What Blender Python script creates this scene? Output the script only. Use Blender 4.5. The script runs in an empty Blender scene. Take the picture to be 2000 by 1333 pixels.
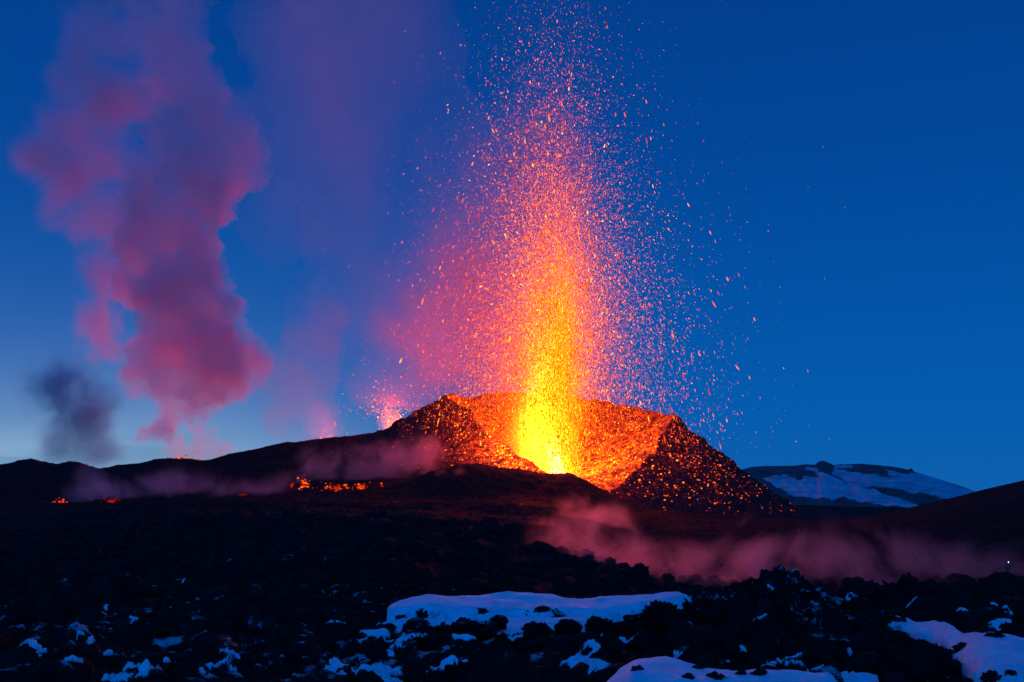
import bpy, bmesh, math, random
import numpy as np
from mathutils import Vector, Matrix

random.seed(7)
rng = np.random.default_rng(7)
S = bpy.context.scene
col = S.collection

# ------------------------------------------------------------------ camera
CZ = 20.0            # eye height above the datum of the lava plain
F = 1944.4           # focal length in photo pixels (35 mm on 36 mm)
HY = 930.0           # photo row of the level horizon
cam_d = bpy.data.cameras.new('camera'); cam = bpy.data.objects.new('camera', cam_d); col.objects.link(cam)
cam.location = (0, 0, CZ); cam.rotation_euler = (math.radians(90), 0, 0)
cam_d.lens = 35; cam_d.sensor_width = 36
cam_d.shift_y = (HY - 666.5) / 2000.0
cam_d.clip_start = 0.1; cam_d.clip_end = 30000
S.camera = cam

# ------------------------------------------------------------------ world: dusk sky
W = bpy.data.worlds.new('World'); S.world = W; W.use_nodes = True
nt = W.node_tree; nt.nodes.clear()
def N(tree, t, **k):
    n = tree.nodes.new(t)
    for a, b in k.items():
        if a == 'ins':
            for i, v in b.items(): n.inputs[i].default_value = v
        else: setattr(n, a, b)
    return n
def math_n(tree, op, a, b=None, clamp=False, c=None):
    n = tree.nodes.new('ShaderNodeMath'); n.operation = op; n.use_clamp = clamp
    for i, v in enumerate((a, b, c)):
        if v is None: continue
        if isinstance(v, (int, float)): n.inputs[i].default_value = v
        else: tree.links.new(v, n.inputs[i])
    return n.outputs[0]
def maprange(tree, v, a, b, c=0.0, d=1.0, smooth=True):
    n = tree.nodes.new('ShaderNodeMapRange'); n.interpolation_type = 'SMOOTHSTEP' if smooth else 'LINEAR'
    tree.links.new(v, n.inputs['Value'])
    for k, x in (('From Min', a), ('From Max', b), ('To Min', c), ('To Max', d)): n.inputs[k].default_value = x
    return n.outputs['Result']
def mix_rgb(tree, f, a, b, typ='MIX'):
    n = tree.nodes.new('ShaderNodeMix'); n.data_type = 'RGBA'; n.blend_type = typ
    for sock, v in ((n.inputs[0], f), (n.inputs[6], a), (n.inputs[7], b)):
        if isinstance(v, (int, float)): sock.default_value = v
        elif isinstance(v, tuple): sock.default_value = v
        else: tree.links.new(v, sock)
    return n.outputs[2]
tc = N(nt, 'ShaderNodeTexCoord'); sp = N(nt, 'ShaderNodeSeparateXYZ')
nt.links.new(tc.outputs['Generated'], sp.inputs[0])
ramp = N(nt, 'ShaderNodeValToRGB'); cr = ramp.color_ramp; cr.interpolation = 'LINEAR'
stops = [(0.0, (0.004, 0.115, 0.42)), (0.05, (0.0015, 0.108, 0.425)), (0.16, (0.0008, 0.087, 0.385)),
         (0.30, (0.0006, 0.062, 0.315)), (0.45, (0.0006, 0.047, 0.262)), (1.0, (0.001, 0.045, 0.23))]
cr.elements[0].position, cr.elements[0].color = stops[0][0], (*stops[0][1], 1)
cr.elements[1].position, cr.elements[1].color = stops[-1][0], (*stops[-1][1], 1)
for p_, c_ in stops[1:-1]:
    e = cr.elements.new(p_); e.color = (*c_, 1)
nt.links.new(sp.outputs['Z'], ramp.inputs[0])
# paler band low on the left (north-west), where the sun went down
lowband = math_n(nt, 'POWER', 2.718, math_n(nt, 'MULTIPLY', math_n(nt, 'MAXIMUM', sp.outputs['Z'], 0.0), -19.0))
leftw = maprange(nt, sp.outputs['X'], 0.02, -0.36)
f1 = math_n(nt, 'MULTIPLY', lowband, leftw)
c1 = mix_rgb(nt, math_n(nt, 'MULTIPLY', f1, 1.0), ramp.outputs[0], (0.36, 0.55, 0.72, 1))
# thin stratus streaks in the pale band
mp = N(nt, 'ShaderNodeMapping'); mp.inputs['Scale'].default_value = (1.6, 1.6, 22)
nt.links.new(tc.outputs['Generated'], mp.inputs[0])
nz = N(nt, 'ShaderNodeTexNoise', ins={'Scale': 1.7, 'Detail': 5.0, 'Roughness': 0.5}); nt.links.new(mp.outputs[0], nz.inputs['Vector'])
streak = math_n(nt, 'MULTIPLY', maprange(nt, nz.outputs[0], 0.42, 0.68), maprange(nt, sp.outputs['Z'], 0.075, 0.03))
streak = math_n(nt, 'MULTIPLY', streak, maprange(nt, sp.outputs['X'], -0.18, -0.34))
c2 = mix_rgb(nt, math_n(nt, 'MULTIPLY', streak, 0.6), c1, (0.08, 0.22, 0.42, 1))
# afterglow side of the sky, behind the photographer
back = maprange(nt, sp.outputs['Y'], 0.15, -0.8)
c3 = mix_rgb(nt, back, c2, (0.0, 0.19, 0.98, 1))
bg = N(nt, 'ShaderNodeBackground', ins={'Strength': 1.0}); out = N(nt, 'ShaderNodeOutputWorld')
nt.links.new(c3, bg.inputs[0]); nt.links.new(bg.outputs[0], out.inputs[0])

S.view_settings.view_transform = 'Standard'; S.view_settings.look = 'None'
S.view_settings.exposure = 0.0; S.view_settings.gamma = 1.0
cy = S.cycles
cy.use_denoising = True
try:
    cy.denoiser = 'OPENIMAGEDENOISE'; cy.denoising_input_passes = 'RGB_ALBEDO_NORMAL'; cy.denoising_prefilter = 'ACCURATE'
except Exception: pass
cy.max_bounces = 4; cy.diffuse_bounces = 2; cy.glossy_bounces = 1; cy.transmission_bounces = 2
cy.volume_bounces = 1; cy.transparent_max_bounces = 24
cy.volume_step_rate = 0.5; cy.volume_max_steps = 64; cy.use_adaptive_sampling = True; cy.adaptive_threshold = 0.02
cy.sample_clamp_indirect = 3.0
cy.caustics_reflective = False; cy.caustics_refractive = False

# ------------------------------------------------------------------ helpers
def P(px, py, Y):
    return Vector(((px - 1000.0) / F * Y, Y, CZ + (HY - py) / F * Y))
def tag(o, label=None, cat=None, group=None, kind=None):
    if label: o['label'] = label
    if cat: o['category'] = cat
    if group: o['group'] = group
    if kind: o['kind'] = kind
    return o
def mesh_obj(name, V, Fc, mat=None, parent=None, smooth=True, attrs=None):
    """V (n,3); Fc a (m,k) integer array of k-gons"""
    V = np.asarray(V, dtype=np.float32); Fc = np.asarray(Fc, dtype=np.int32)
    me = bpy.data.meshes.new(name)
    me.vertices.add(len(V)); me.vertices.foreach_set('co', V.ravel())
    k = Fc.shape[1]
    me.loops.add(Fc.size); me.loops.foreach_set('vertex_index', Fc.ravel())
    me.polygons.add(len(Fc)); me.polygons.foreach_set('loop_start', np.arange(0, Fc.size, k, dtype=np.int32))
    me.polygons.foreach_set('use_smooth', np.full(len(Fc), smooth))
    me.update(calc_edges=True)
    for an, av in (attrs or {}).items():
        a = me.attributes.new(an, 'FLOAT', 'POINT'); a.data.foreach_set('value', np.asarray(av, dtype=np.float32))
    if mat: me.materials.append(mat)
    o = bpy.data.objects.new(name, me); col.objects.link(o)
    if parent: o.parent = parent
    return o
def grid_faces(nr, nc, wrap=False):
    i = np.arange(nr - 1)[:, None]; j = np.arange(nc if wrap else nc - 1)[None, :]
    a = i * nc + j; b = i * nc + (j + 1) % nc
    return np.stack([a, b, b + nc, a + nc], -1).reshape(-1, 4)
# vectorised gradient noise
_perm = np.random.default_rng(3).permutation(256); _perm = np.concatenate([_perm, _perm, _perm])
_g3 = np.random.default_rng(4).normal(size=(256, 3)); _g3 /= np.linalg.norm(_g3, axis=1)[:, None]
def pnoise(p):
    p = np.asarray(p, dtype=np.float64); i = np.floor(p).astype(int); f = p - i; i &= 255
    u = f * f * f * (f * (f * 6 - 15) + 10)
    r = 0
    for dx in (0, 1):
        wx = u[:, 0] if dx else 1 - u[:, 0]
        for dy in (0, 1):
            wy = u[:, 1] if dy else 1 - u[:, 1]
            for dz in (0, 1):
                wz = u[:, 2] if dz else 1 - u[:, 2]
                h = _perm[_perm[_perm[(i[:, 0] + dx) & 255] + ((i[:, 1] + dy) & 255)] + ((i[:, 2] + dz) & 255)]
                g = _g3[h]
                r = r + wx * wy * wz * (g[:, 0] * (f[:, 0] - dx) + g[:, 1] * (f[:, 1] - dy) + g[:, 2] * (f[:, 2] - dz))
    return r * 1.6
def fbm(p, oct=4, gain=0.5, lac=2.03, ridged=False):
    s = 0; a = 1.0; t = 0; p = np.asarray(p, dtype=np.float64).copy()
    for _ in range(oct):
        n = pnoise(p)
        if ridged: n = 1 - 2 * np.abs(n) - 0.35
        s = s + a * n; t += a; a *= gain; p = p * lac + 17.3
    return s / t
def sstep(x, a, b):
    t = np.clip((x - a) / (b - a), 0, 1); return t * t * (3 - 2 * t)

# ------------------------------------------------------------------ materials
LAVA = (1.0, 0.115, 0.0035)        # colour ratio of incandescent lava; strength sets red, orange or yellow
def new_mat(name):
    m = bpy.data.materials.new(name); m.use_nodes = True; m.node_tree.nodes.clear()
    return m, m.node_tree
def lava_colour(t, I):
    """cooler lava is deep red, hotter lava orange to yellow"""
    gch = math_n(t, 'MINIMUM', math_n(t, 'ADD', math_n(t, 'MULTIPLY', I, 0.042), 0.016), 0.19)
    c = N(t, 'ShaderNodeCombineXYZ'); c.inputs[0].default_value = 1.0; t.links.new(gch, c.inputs[1]); c.inputs[2].default_value = 0.0025
    return c.outputs[0]
def rock_mat(name, base=(0.006, 0.0057, 0.006), base2=(0.017, 0.016, 0.0165), scale=1.5, bump=0.5, bdist=0.1, snow=False, ember=False, dust=False):
    m, t = new_mat(name)
    o = N(t, 'ShaderNodeOutputMaterial'); b = N(t, 'ShaderNodeBsdfPrincipled')
    b.inputs['Roughness'].default_value = 0.9; b.inputs['Specular IOR Level'].default_value = 0.05
    g = N(t, 'ShaderNodeNewGeometry')
    n1 = N(t, 'ShaderNodeTexNoise', ins={'Scale': scale, 'Detail': 6.0, 'Roughness': 0.65}); t.links.new(g.outputs['Position'], n1.inputs['Vector'])
    c = mix_rgb(t, maprange(t, n1.outputs[0], 0.35, 0.65), (*base, 1), (*base2, 1))
    n2 = N(t, 'ShaderNodeTexNoise', ins={'Scale': scale * 5, 'Detail': 5.0, 'Roughness': 0.7}); t.links.new(g.outputs['Position'], n2.inputs['Vector'])
    bp = N(t, 'ShaderNodeBump', ins={'Strength': bump, 'Distance': bdist}); t.links.new(n2.outputs[0], bp.inputs['Height'])
    t.links.new(bp.outputs[0], b.inputs['Normal'])
    if snow:   # windblown snow caught in the hollows, where the attribute allows it
        a = N(t, 'ShaderNodeAttribute', attribute_name='snow'); sx = N(t, 'ShaderNodeSeparateXYZ'); t.links.new(g.outputs['Normal'], sx.inputs[0])
        n3 = N(t, 'ShaderNodeTexNoise', ins={'Scale': 0.75, 'Detail': 7.0, 'Roughness': 0.62, 'Distortion': 0.6}); t.links.new(g.outputs['Position'], n3.inputs['Vector'])
        v = math_n(t, 'ADD', math_n(t, 'MULTIPLY', sx.outputs['Z'], 0.12), n3.outputs[0])
        v = math_n(t, 'ADD', v, math_n(t, 'MULTIPLY', a.outputs['Fac'], 0.30))
        sm = maprange(t, v, 0.80, 0.83)
        c = mix_rgb(t, sm, c, (0.72, 0.78, 0.84, 1))
    if dust:   # wind-blown snow caught on the upper faces of the nearer blocks
        sx = N(t, 'ShaderNodeSeparateXYZ'); t.links.new(g.outputs['Normal'], sx.inputs[0]); sy = N(t, 'ShaderNodeSeparateXYZ'); t.links.new(g.outputs['Position'], sy.inputs[0])
        n3 = N(t, 'ShaderNodeTexNoise', ins={'Scale': 0.9, 'Detail': 8.0, 'Roughness': 0.72, 'Distortion': 0.5}); t.links.new(g.outputs['Position'], n3.inputs['Vector'])
        n7 = N(t, 'ShaderNodeTexNoise', ins={'Scale': 0.16, 'Detail': 2.0}); t.links.new(g.outputs['Position'], n7.inputs['Vector'])
        v = math_n(t, 'ADD', math_n(t, 'MULTIPLY', sx.outputs['Z'], 0.16), n3.outputs[0]); v = math_n(t, 'ADD', v, math_n(t, 'MULTIPLY', n7.outputs[0], 0.35))
        v = math_n(t, 'SUBTRACT', v, maprange(t, sy.outputs['Y'], 25.0, 85.0, 0.0, 0.16, smooth=False))
        c = mix_rgb(t, maprange(t, v, 0.885, 0.97, 0.0, 0.85), c, (0.5, 0.56, 0.62, 1))
    t.links.new(c, b.inputs['Base Color'])
    if ember:
        ag = N(t, 'ShaderNodeAttribute', attribute_name='glow'); ah = N(t, 'ShaderNodeAttribute', attribute_name='hot')
        tot = None
        for sc, r0, amp in ((1.1, 0.31, 4.6), (2.3, 0.28, 1.8)):
            wp = N(t, 'ShaderNodeTexNoise', ins={'Scale': 1.2, 'Detail': 2.0}); t.links.new(g.outputs['Position'], wp.inputs['Vector'])
            ad = N(t, 'ShaderNodeMixRGB'); ad.blend_type = 'ADD'; ad.inputs[0].default_value = 0.8
            t.links.new(g.outputs['Position'], ad.inputs[1]); t.links.new(wp.outputs['Color'], ad.inputs[2])
            vo = N(t, 'ShaderNodeTexVoronoi', ins={'Scale': sc, 'Randomness': 1.0}); t.links.new(ad.outputs[0], vo.inputs['Vector'])
            sc_ = N(t, 'ShaderNodeSeparateColor'); t.links.new(vo.outputs['Color'], sc_.inputs[0])
            on = maprange(t, math_n(t, 'SUBTRACT', ag.outputs['Fac'], sc_.outputs[0]), -0.02, 0.05)
            size = math_n(t, 'ADD', math_n(t, 'MULTIPLY', sc_.outputs[1], 0.35), r0 * 0.6)
            spot = maprange(t, math_n(t, 'SUBTRACT', size, vo.outputs['Distance']), -0.03, 0.12)
            br = math_n(t, 'POWER', sc_.outputs[2], 1.8)
            e_ = math_n(t, 'MULTIPLY', math_n(t, 'MULTIPLY', on, spot), math_n(t, 'ADD', math_n(t, 'MULTIPLY', br, amp), 0.35))
            tot = e_ if tot is None else math_n(t, 'ADD', tot, e_)
        n4 = N(t, 'ShaderNodeTexNoise', ins={'Scale': 0.35, 'Detail': 6.0, 'Roughness': 0.7}); t.links.new(g.outputs['Position'], n4.inputs['Vector'])
        hot = math_n(t, 'MULTIPLY', ah.outputs['Fac'], math_n(t, 'ADD', maprange(t, n4.outputs[0], 0.38, 0.68, 0.0, 1.6), 0.15))
        tot = math_n(t, 'MULTIPLY', tot, math_n(t, 'ADD', math_n(t, 'MULTIPLY', ah.outputs['Fac'], 0.9), 0.8))
        I_ = math_n(t, 'ADD', tot, hot); t.links.new(I_, b.inputs['Emission Strength']); t.links.new(lava_colour(t, I_), b.inputs['Emission Color'])
        m.cycles.emission_sampling = 'NONE'
    t.links.new(b.outputs[0], o.inputs[0])
    return m
def lava_mat(name, strength, attr=None):
    m, t = new_mat(name)
    o = N(t, 'ShaderNodeOutputMaterial'); e = N(t, 'ShaderNodeEmission'); e.inputs[0].default_value = (*LAVA, 1)
    if attr:
        a = N(t, 'ShaderNodeAttribute', attribute_name=attr)
        I_ = math_n(t, 'MULTIPLY', a.outputs['Fac'], strength); t.links.new(I_, e.inputs[1]); t.links.new(lava_colour(t, I_), e.inputs[0])
    else: e.inputs[1].default_value = strength; e.inputs[0].default_value = (1.0, min(0.19, 0.016 + 0.042 * strength), 0.0025, 1)
    t.links.new(e.outputs[0], o.inputs[0]); m.cycles.emission_sampling = 'NONE'
    return m
def smoke_mat(name, dens, color=(0.9, 0.88, 0.88), lo=0.4, hi=0.6, scale=0.02, floor=0.0, zfade=None, aniso=0.1, detail=3.0, stretch=(1, 1, 1), dist=0.0):
    m, t = new_mat(name)
    o = N(t, 'ShaderNodeOutputMaterial'); v = N(t, 'ShaderNodeVolumePrincipled')
    v.inputs['Color'].default_value = (*color, 1); v.inputs['Anisotropy'].default_value = aniso
    g = N(t, 'ShaderNodeNewGeometry'); mp_ = N(t, 'ShaderNodeMapping'); mp_.inputs['Scale'].default_value = stretch
    t.links.new(g.outputs['Position'], mp_.inputs[0])
    n = N(t, 'ShaderNodeTexNoise', ins={'Scale': scale, 'Detail': detail, 'Roughness': 0.55, 'Distortion': dist}); t.links.new(mp_.outputs[0], n.inputs['Vector'])
    d = maprange(t, n.outputs[0], lo, hi, floor, 1.0)
    if zfade:   # the smoke thins out with height
        s_ = N(t, 'ShaderNodeSeparateXYZ'); t.links.new(g.outputs['Position'], s_.inputs[0])
        d = math_n(t, 'MULTIPLY', d, maprange(t, s_.outputs['Z'], *zfade))
    t.links.new(math_n(t, 'MULTIPLY', d, dens), v.inputs['Density']); t.links.new(v.outputs[0], o.inputs['Volume'])
    return m

# ------------------------------------------------------------------ ground: one sheet from the feet to the horizon
ROWS = [  # depth, [(photo column, photo row at that depth)]
 (2,   [(0, 'z-1.9')]), (6, [(0, 'z-2.4')]), (10, [(0, 'z-2.9')]),
 (16,  [(-200,1365),(300,1365),(700,1395),(1200,1400),(1500,1400),(2000,1400)]),
 (24,  [(-200,1275),(300,1265),(600,1265),(700,1280),(1000,1285),(1400,1275),(1800,1275),(2000,1290)]),
 (32,  [(-200,1215),(300,1198),(650,1185),(800,1215),(1300,1222),(1450,1215),(1600,1212),(1800,1218),(2000,1235)]),
 (45,  [(-200,1165),(300,1145),(600,1110),(740,1135),(900,1230),(1300,1260),(1700,1210),(2000,1215)]),
 (70,  [(-200,1115),(300,1085),(600,1070),(740,1095),(900,1190),(1300,1230),(1650,1190),(2000,1165)]),
 (110, [(-200,1085),(0,1075),(300,1050),(600,1035),(900,1060),(1100,1100),(1300,1150),(1700,1150),(2000,1120)]),
 (160, [(-200,1060),(0,1050),(300,1012),(600,1003),(900,1015),(1100,1040),(1300,1090),(1600,1095),(2000,1060)]),
 (210, [(-200,1045),(0,1036),(100,1012),(200,994),(330,977),(450,977),(600,983),(800,985),(1000,985),(1150,1000),(1300,1050),(1600,1060),(2000,1005)]),
 (260, [(-200,1050),(0,1048),(200,1025),(400,1010),(600,1010),(900,1005),(1150,1010),(1300,1030),(1600,1035),(2000,968)]),
 (310, [(-200,1010),(0,1005),(200,1000),(400,995),(700,985),(900,982),(1100,985),(1200,1000),(1400,1010),(1620,1018),(1700,1010),(1800,988),(1900,962),(2000,938),(2300,890)]),
 (340, [(-200,985),(0,985),(200,982),(400,975),(600,965),(750,950),(820,930),(900,909),(940,906),(1000,916),(1060,927),(1120,927),(1150,940),(1190,967),(1300,1000),(1500,1012),(1640,1018),(1800,1000),(2000,952)]),
 (380, [(-200,950),(0,950),(200,955),(400,950),(600,935),(750,930),(850,935),(1000,960),(1150,970),(1300,985),(1600,1015),(1800,1012),(2000,965)]),
 (430, [(-200,925),(0,928),(200,932),(400,922),(600,895),(720,882),(850,900),(1300,985),(1600,1015),(2000,985)]),
 (490, [(-200,915),(0,908),(20,905),(35,899),(60,896),(80,902),(110,908),(135,903),(155,905),(170,911),(190,916),(230,909),(270,908),(300,899),(330,895),(370,897),(400,900),(450,889),(500,878),(560,867),(600,862),(660,856),(720,847),(800,845),(900,860),(1300,985),(1600,1015),(2000,1000)]),
 (560, [(-200,945),(300,932),(700,890),(900,905),(1300,995),(2000,1010)]),
 (800, [(0,965),(700,940),(1300,985),(2000,1000)]),
 (1500,[(0,985),(2000,990)]), (4000, [(0,990)]), (12000, [(0,990)]),
]
_rY = np.array([r[0] for r in ROWS], float)
_px = np.arange(-600, 2601, 5.0); _tab = []
for Y, pts in ROWS:
    xs = [p[0] for p in pts]
    zs = [float(p[1][1:]) if isinstance(p[1], str) else (HY - p[1]) / F * Y for p in pts]
    r = np.interp(_px, xs, zs)
    k = 3; r = np.convolve(np.pad(r, k, mode='edge'), np.ones(2 * k + 1) / (2 * k + 1), 'valid') if Y != 490 else r
    _tab.append(r)
_tab = np.array(_tab)
def ground_base(px, Y):
    px = np.clip(np.asarray(px, float), -600, 2600); Y = np.clip(np.asarray(Y, float), 2, 12000)
    i = np.clip(np.searchsorted(_rY, Y) - 1, 0, len(_rY) - 2)
    f = (np.log(Y) - np.log(_rY[i])) / (np.log(_rY[i + 1]) - np.log(_rY[i])); f = f * f * (3 - 2 * f)
    j = np.clip((px + 600) / 5.0, 0, len(_px) - 1.001); j0 = j.astype(int); fj = j - j0
    a = _tab[i, j0] * (1 - fj) + _tab[i, j0 + 1] * fj; b = _tab[i + 1, j0] * (1 - fj) + _tab[i + 1, j0 + 1] * fj
    return a * (1 - f) + b * f
def ground_z(px, Y, X=None):
    px = np.asarray(px, float); Y = np.asarray(Y, float)
    X = (px - 1000) / F * Y if X is None else X
    z = CZ + ground_base(px, Y)
    p = np.stack([X, Y, np.zeros_like(X)], -1)
    near = 1 - sstep(Y, 60, 140); mid = sstep(Y, 40, 120) * (1 - sstep(Y, 1500, 3000))
    r = fbm(p / 3.2, 3) * 0.36 + fbm(p / 0.8 + 9, 4, gain=0.6, ridged=True) * 0.24 + fbm(p / 0.22 + 5, 2, ridged=True) * 0.07
    z = z + near * r * sstep(Y, 3, 14)
    m = fbm(p / 16.0, 3) * 1.3 + fbm(p / 4.0 + 31, 4, ridged=True) * 0.75 + fbm(p / 1.1 + 3, 2) * 0.25
    z = z + mid * m * np.interp(Y, [40, 150, 300, 480, 800], [0.6, 1.0, 0.8, 0.8, 2.0]) * (1 - 0.6 * sstep(px, 1400, 1700) * sstep(Y, 200, 280))
    return z
ths = np.concatenate([np.linspace(-180, -34, 50)[:-1], np.linspace(-34, 34, 1150), np.linspace(34, 180, 50)[1:-1]])
rr = np.concatenate([np.geomspace(2, 12, 40)[:-1], np.geomspace(12, 60, 270)[:-1], np.geomspace(60, 180, 110)[:-1], np.geomspace(180, 520, 400)[:-1], np.geomspace(520, 700, 30)[:-1], np.geomspace(700, 12000, 36)])
TH, R = np.meshgrid(np.radians(ths), rr)
Yd = np.where(np.abs(TH) < math.radians(40), R * np.cos(TH), R * math.cos(math.radians(40)))
pxs = 1000 + F * np.tan(np.clip(TH, -math.radians(40), math.radians(40)))
X = (R * np.sin(TH)).ravel(); Y = (R * np.cos(TH)).ravel()
Z = ground_z(pxs.ravel(), Yd.ravel(), X)
ix = pxs.ravel(); iy = Yd.ravel()
# where drifted snow lingers between the blocks
snow = (1 - sstep(iy, 26, 62)) * (0.42 + 0.35 * fbm(np.stack([X, Y, 0 * X], -1) / 6.0, 2))
snow = snow + 0.75 * (sstep(ix, 650, 720) * (1 - sstep(ix, 1280, 1360)) * sstep(iy, 13, 16) * (1 - sstep(iy, 31, 34)))
snow = snow + 0.5 * (sstep(ix, 1700, 1800)) * (1 - sstep(iy, 50, 70))
snow = np.where(iy > 80, -0.5, np.clip(snow, -0.2, 1.3))
Zc = np.array([[0, 0, CZ - 1.75]])
V = np.concatenate([np.stack([X, Y, Z], -1), Zc])
nc = len(ths); Fq = grid_faces(len(rr), nc, wrap=True)[:, ::-1]
ground_mat = rock_mat('lava_field', snow=True, scale=1.2, bump=0.7, bdist=0.15)
g_o = mesh_obj('ground', V, Fq, ground_mat, attrs={'snow': np.concatenate([snow, [0]])})
# close the little hole under the photographer
bm = bmesh.new(); bm.from_mesh(g_o.data); bm.verts.ensure_lookup_table()
cv = bm.verts[len(V) - 1]
for j in range(nc): bm.faces.new((cv, bm.verts[j], bm.verts[(j + 1) % nc]))
bm.to_mesh(g_o.data); bm.free()
tag(g_o, kind='structure')

# ------------------------------------------------------------------ far snow-streaked mountain
def in_poly(x, y, poly):
    c = np.zeros(x.shape, bool); n = len(poly)
    for i in range(n):
        x1, y1 = poly[i]; x2, y2 = poly[(i + 1) % n]
        k = ((y1 > y) != (y2 > y)); k &= x < (x2 - x1) * (y - y1) / ((y2 - y1) or 1e-9) + x1
        c ^= k
    return c
MY = 1300.0
crest = [(1200,960),(1400,930),(1470,912),(1500,910.5),(1550,910),(1573,907),(1595,908),(1599,902),(1607,900.5),(1618,904),(1627,908),(1680,906),(1720,909),(1745,912),(1775,918),(1780,914),(1786,922),(1800,926),(1850,941),(1880,951),(1915,965),(1960,985),(2100,1010),(2400,1040)]
cu = np.arange(1250, 2200, 1.6); cd = np.linspace(0, 1, 190)
CU, CD = np.meshgrid(cu, cd)
cy_ = np.interp(CU, [c[0] for c in crest], [c[1] for c in crest])
D = MY - 520 * CD ** 0.85                                   # the slope comes towards the viewer as it descends
PYs = cy_ + (1045 - cy_) * CD
pz = np.stack([CU.ravel() / 26, D.ravel() / 60, 0 * CU.ravel()], -1)
nzm = fbm(pz, 5).reshape(CU.shape)
X = (CU - 1000) / F * D; Zm = CZ + (HY - PYs) / F * D + nzm * 5.0 * np.clip(CD * 8, 0.12, 1)
wob = fbm(np.stack([CU.ravel() / 16, PYs.ravel() / 5, 0 * CU.ravel()], -1), 5).reshape(CU.shape)
ux = CU + wob * 12; uy = PYs + wob * 5
snowpolys = [
 [(1490,935),(1512,930),(1533,927),(1545,932),(1556,936),(1572,937),(1570,931),(1600,928),(1585,921),(1571,916),(1590,913),(1605,925),(1640,936),(1700,954),(1750,972),(1800,988),(1794,997),(1762,992),(1715,986),(1650,974),(1600,974),(1552,970)],
 [(1628,912),(1640,918),(1690,925),(1740,932),(1735,920),(1722,914),(1760,925),(1800,925),(1850,942),(1915,965),(1903,982),(1850,974),(1800,962),(1740,955),(1690,950),(1650,938),(1625,925)],
 [(1628,908),(1665,909),(1662,914),(1630,915)]]
sn = np.zeros(CU.shape, bool)
for pl in snowpolys: sn |= in_poly(ux, uy, pl)
Xb = np.concatenate([X.ravel()]); Vm = np.stack([X.ravel(), D.ravel(), Zm.ravel()], -1)
nb = len(cu)
back = Vm[:nb].copy(); back[:, 1] += 500; back[:, 2] -= 120
Vm = np.concatenate([back, Vm]); snv = np.concatenate([np.zeros(nb), sn.ravel().astype(float)])
mm, t = new_mat('mountain_rock_and_snow')
o_ = N(t, 'ShaderNodeOutputMaterial'); b_ = N(t, 'ShaderNodeBsdfPrincipled'); b_.inputs['Roughness'].default_value = 0.85
a_ = N(t, 'ShaderNodeAttribute', attribute_name='snow'); g_ = N(t, 'ShaderNodeNewGeometry')
mpp = N(t, 'ShaderNodeMapping'); mpp.inputs['Scale'].default_value = (0.012, 0.03, 0.25); mpp.inputs['Rotation'].default_value = (0, math.radians(14), 0); t.links.new(g_.outputs['Position'], mpp.inputs[0])
n_ = N(t, 'ShaderNodeTexNoise', ins={'Scale': 1.0, 'Detail': 6.0, 'Roughness': 0.65}); t.links.new(mpp.outputs[0], n_.inputs['Vector'])
sc1 = mix_rgb(t, maprange(t, n_.outputs[0], 0.3, 0.62), (0.22, 0.24, 0.26, 1), (0.46, 0.50, 0.54, 1))
n5 = N(t, 'ShaderNodeTexNoise', ins={'Scale': 0.05, 'Detail': 6.0}); t.links.new(g_.outputs['Position'], n5.inputs['Vector'])
rk = mix_rgb(t, maprange(t, n5.outputs[0], 0.3, 0.7), (0.02, 0.02, 0.025, 1), (0.07, 0.07, 0.08, 1))
t.links.new(mix_rgb(t, maprange(t, a_.outputs['Fac'], 0.35, 0.65), rk, sc1), b_.inputs['Base Color']); t.links.new(b_.outputs[0], o_.inputs[0])
mo = mesh_obj('mountain', Vm, grid_faces(len(cd) + 1, nb)[:, ::-1], mm, attrs={'snow': snv})
tag(mo, kind='structure')

# ------------------------------------------------------------------ the volcano cone with its breached crater
RIM = [(870,770,402),(884,769,412),(900,776,425),(930,774,440),(965,766,452),(1030,768,456),(1110,775,456),(1200,788,448),(1262,800,430),(1298,811,414),(1315,809,400),
       (1305,830,388),(1285,862,374),(1262,900,362),(1230,932,354),(1200,953,349),(1170,950,348),(1145,938,349),(1110,926,351),(1065,924,354),
       (1035,905,360),(1000,880,368),(965,856,376),(938,838,382),(926,815,386),(918,800,388),(900,793,391),(882,784,396)]
rp = np.array([P(*r) for r in RIM]); nR = len(rp)
NA = 900
def catmull(pts, n):
    m = len(pts); u = np.linspace(0, m, n, endpoint=False); i = u.astype(int); f = (u - i)[:, None]
    p0, p1, p2, p3 = pts[(i - 1) % m], pts[i % m], pts[(i + 1) % m], pts[(i + 2) % m]
    return 0.5 * ((2 * p1) + (-p0 + p2) * f + (2 * p0 - 5 * p1 + 4 * p2 - p3) * f ** 2 + (-p0 + 3 * p1 - 3 * p2 + p3) * f ** 3)
rim = catmull(rp, NA)
VENT = P(1092, 932, 388)
cen = np.array([VENT.x, VENT.y])
dirs = rim[:, :2] - cen; rad = np.linalg.norm(dirs, axis=1); dirs /= rad[:, None]
ang = np.arctan2(dirs[:, 1], dirs[:, 0])                     # 0 = right, pi/2 = away, -pi/2 = towards the viewer
nin, nout = 80, 150
rings = []; glow = []; hot = []
for k in range(nin, 0, -1):                                  # inner wall: floor to rim
    t_ = k / nin                                             # 1 = floor ring
    xy = rim[:, :2] * (1 - t_) + (cen + dirs * 7.0) * t_
    z = rim[:, 2] + (VENT.z - rim[:, 2]) * (1 - (1 - t_) ** 1.25)
    rings.append(np.column_stack([xy, z]))
    dv = np.linalg.norm(rings[-1] - np.array(VENT), axis=1)
    low = np.exp(-dv / 37)
    glow.append(0.13 + 0.75 * low + 0 * ang); hot.append(0.24 + 3.6 * np.exp(-dv / 24) + 0.12 * np.exp(-dv / 45))
rings.append(rim.copy()); dv = np.linalg.norm(rim - np.array(VENT), axis=1)
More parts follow.
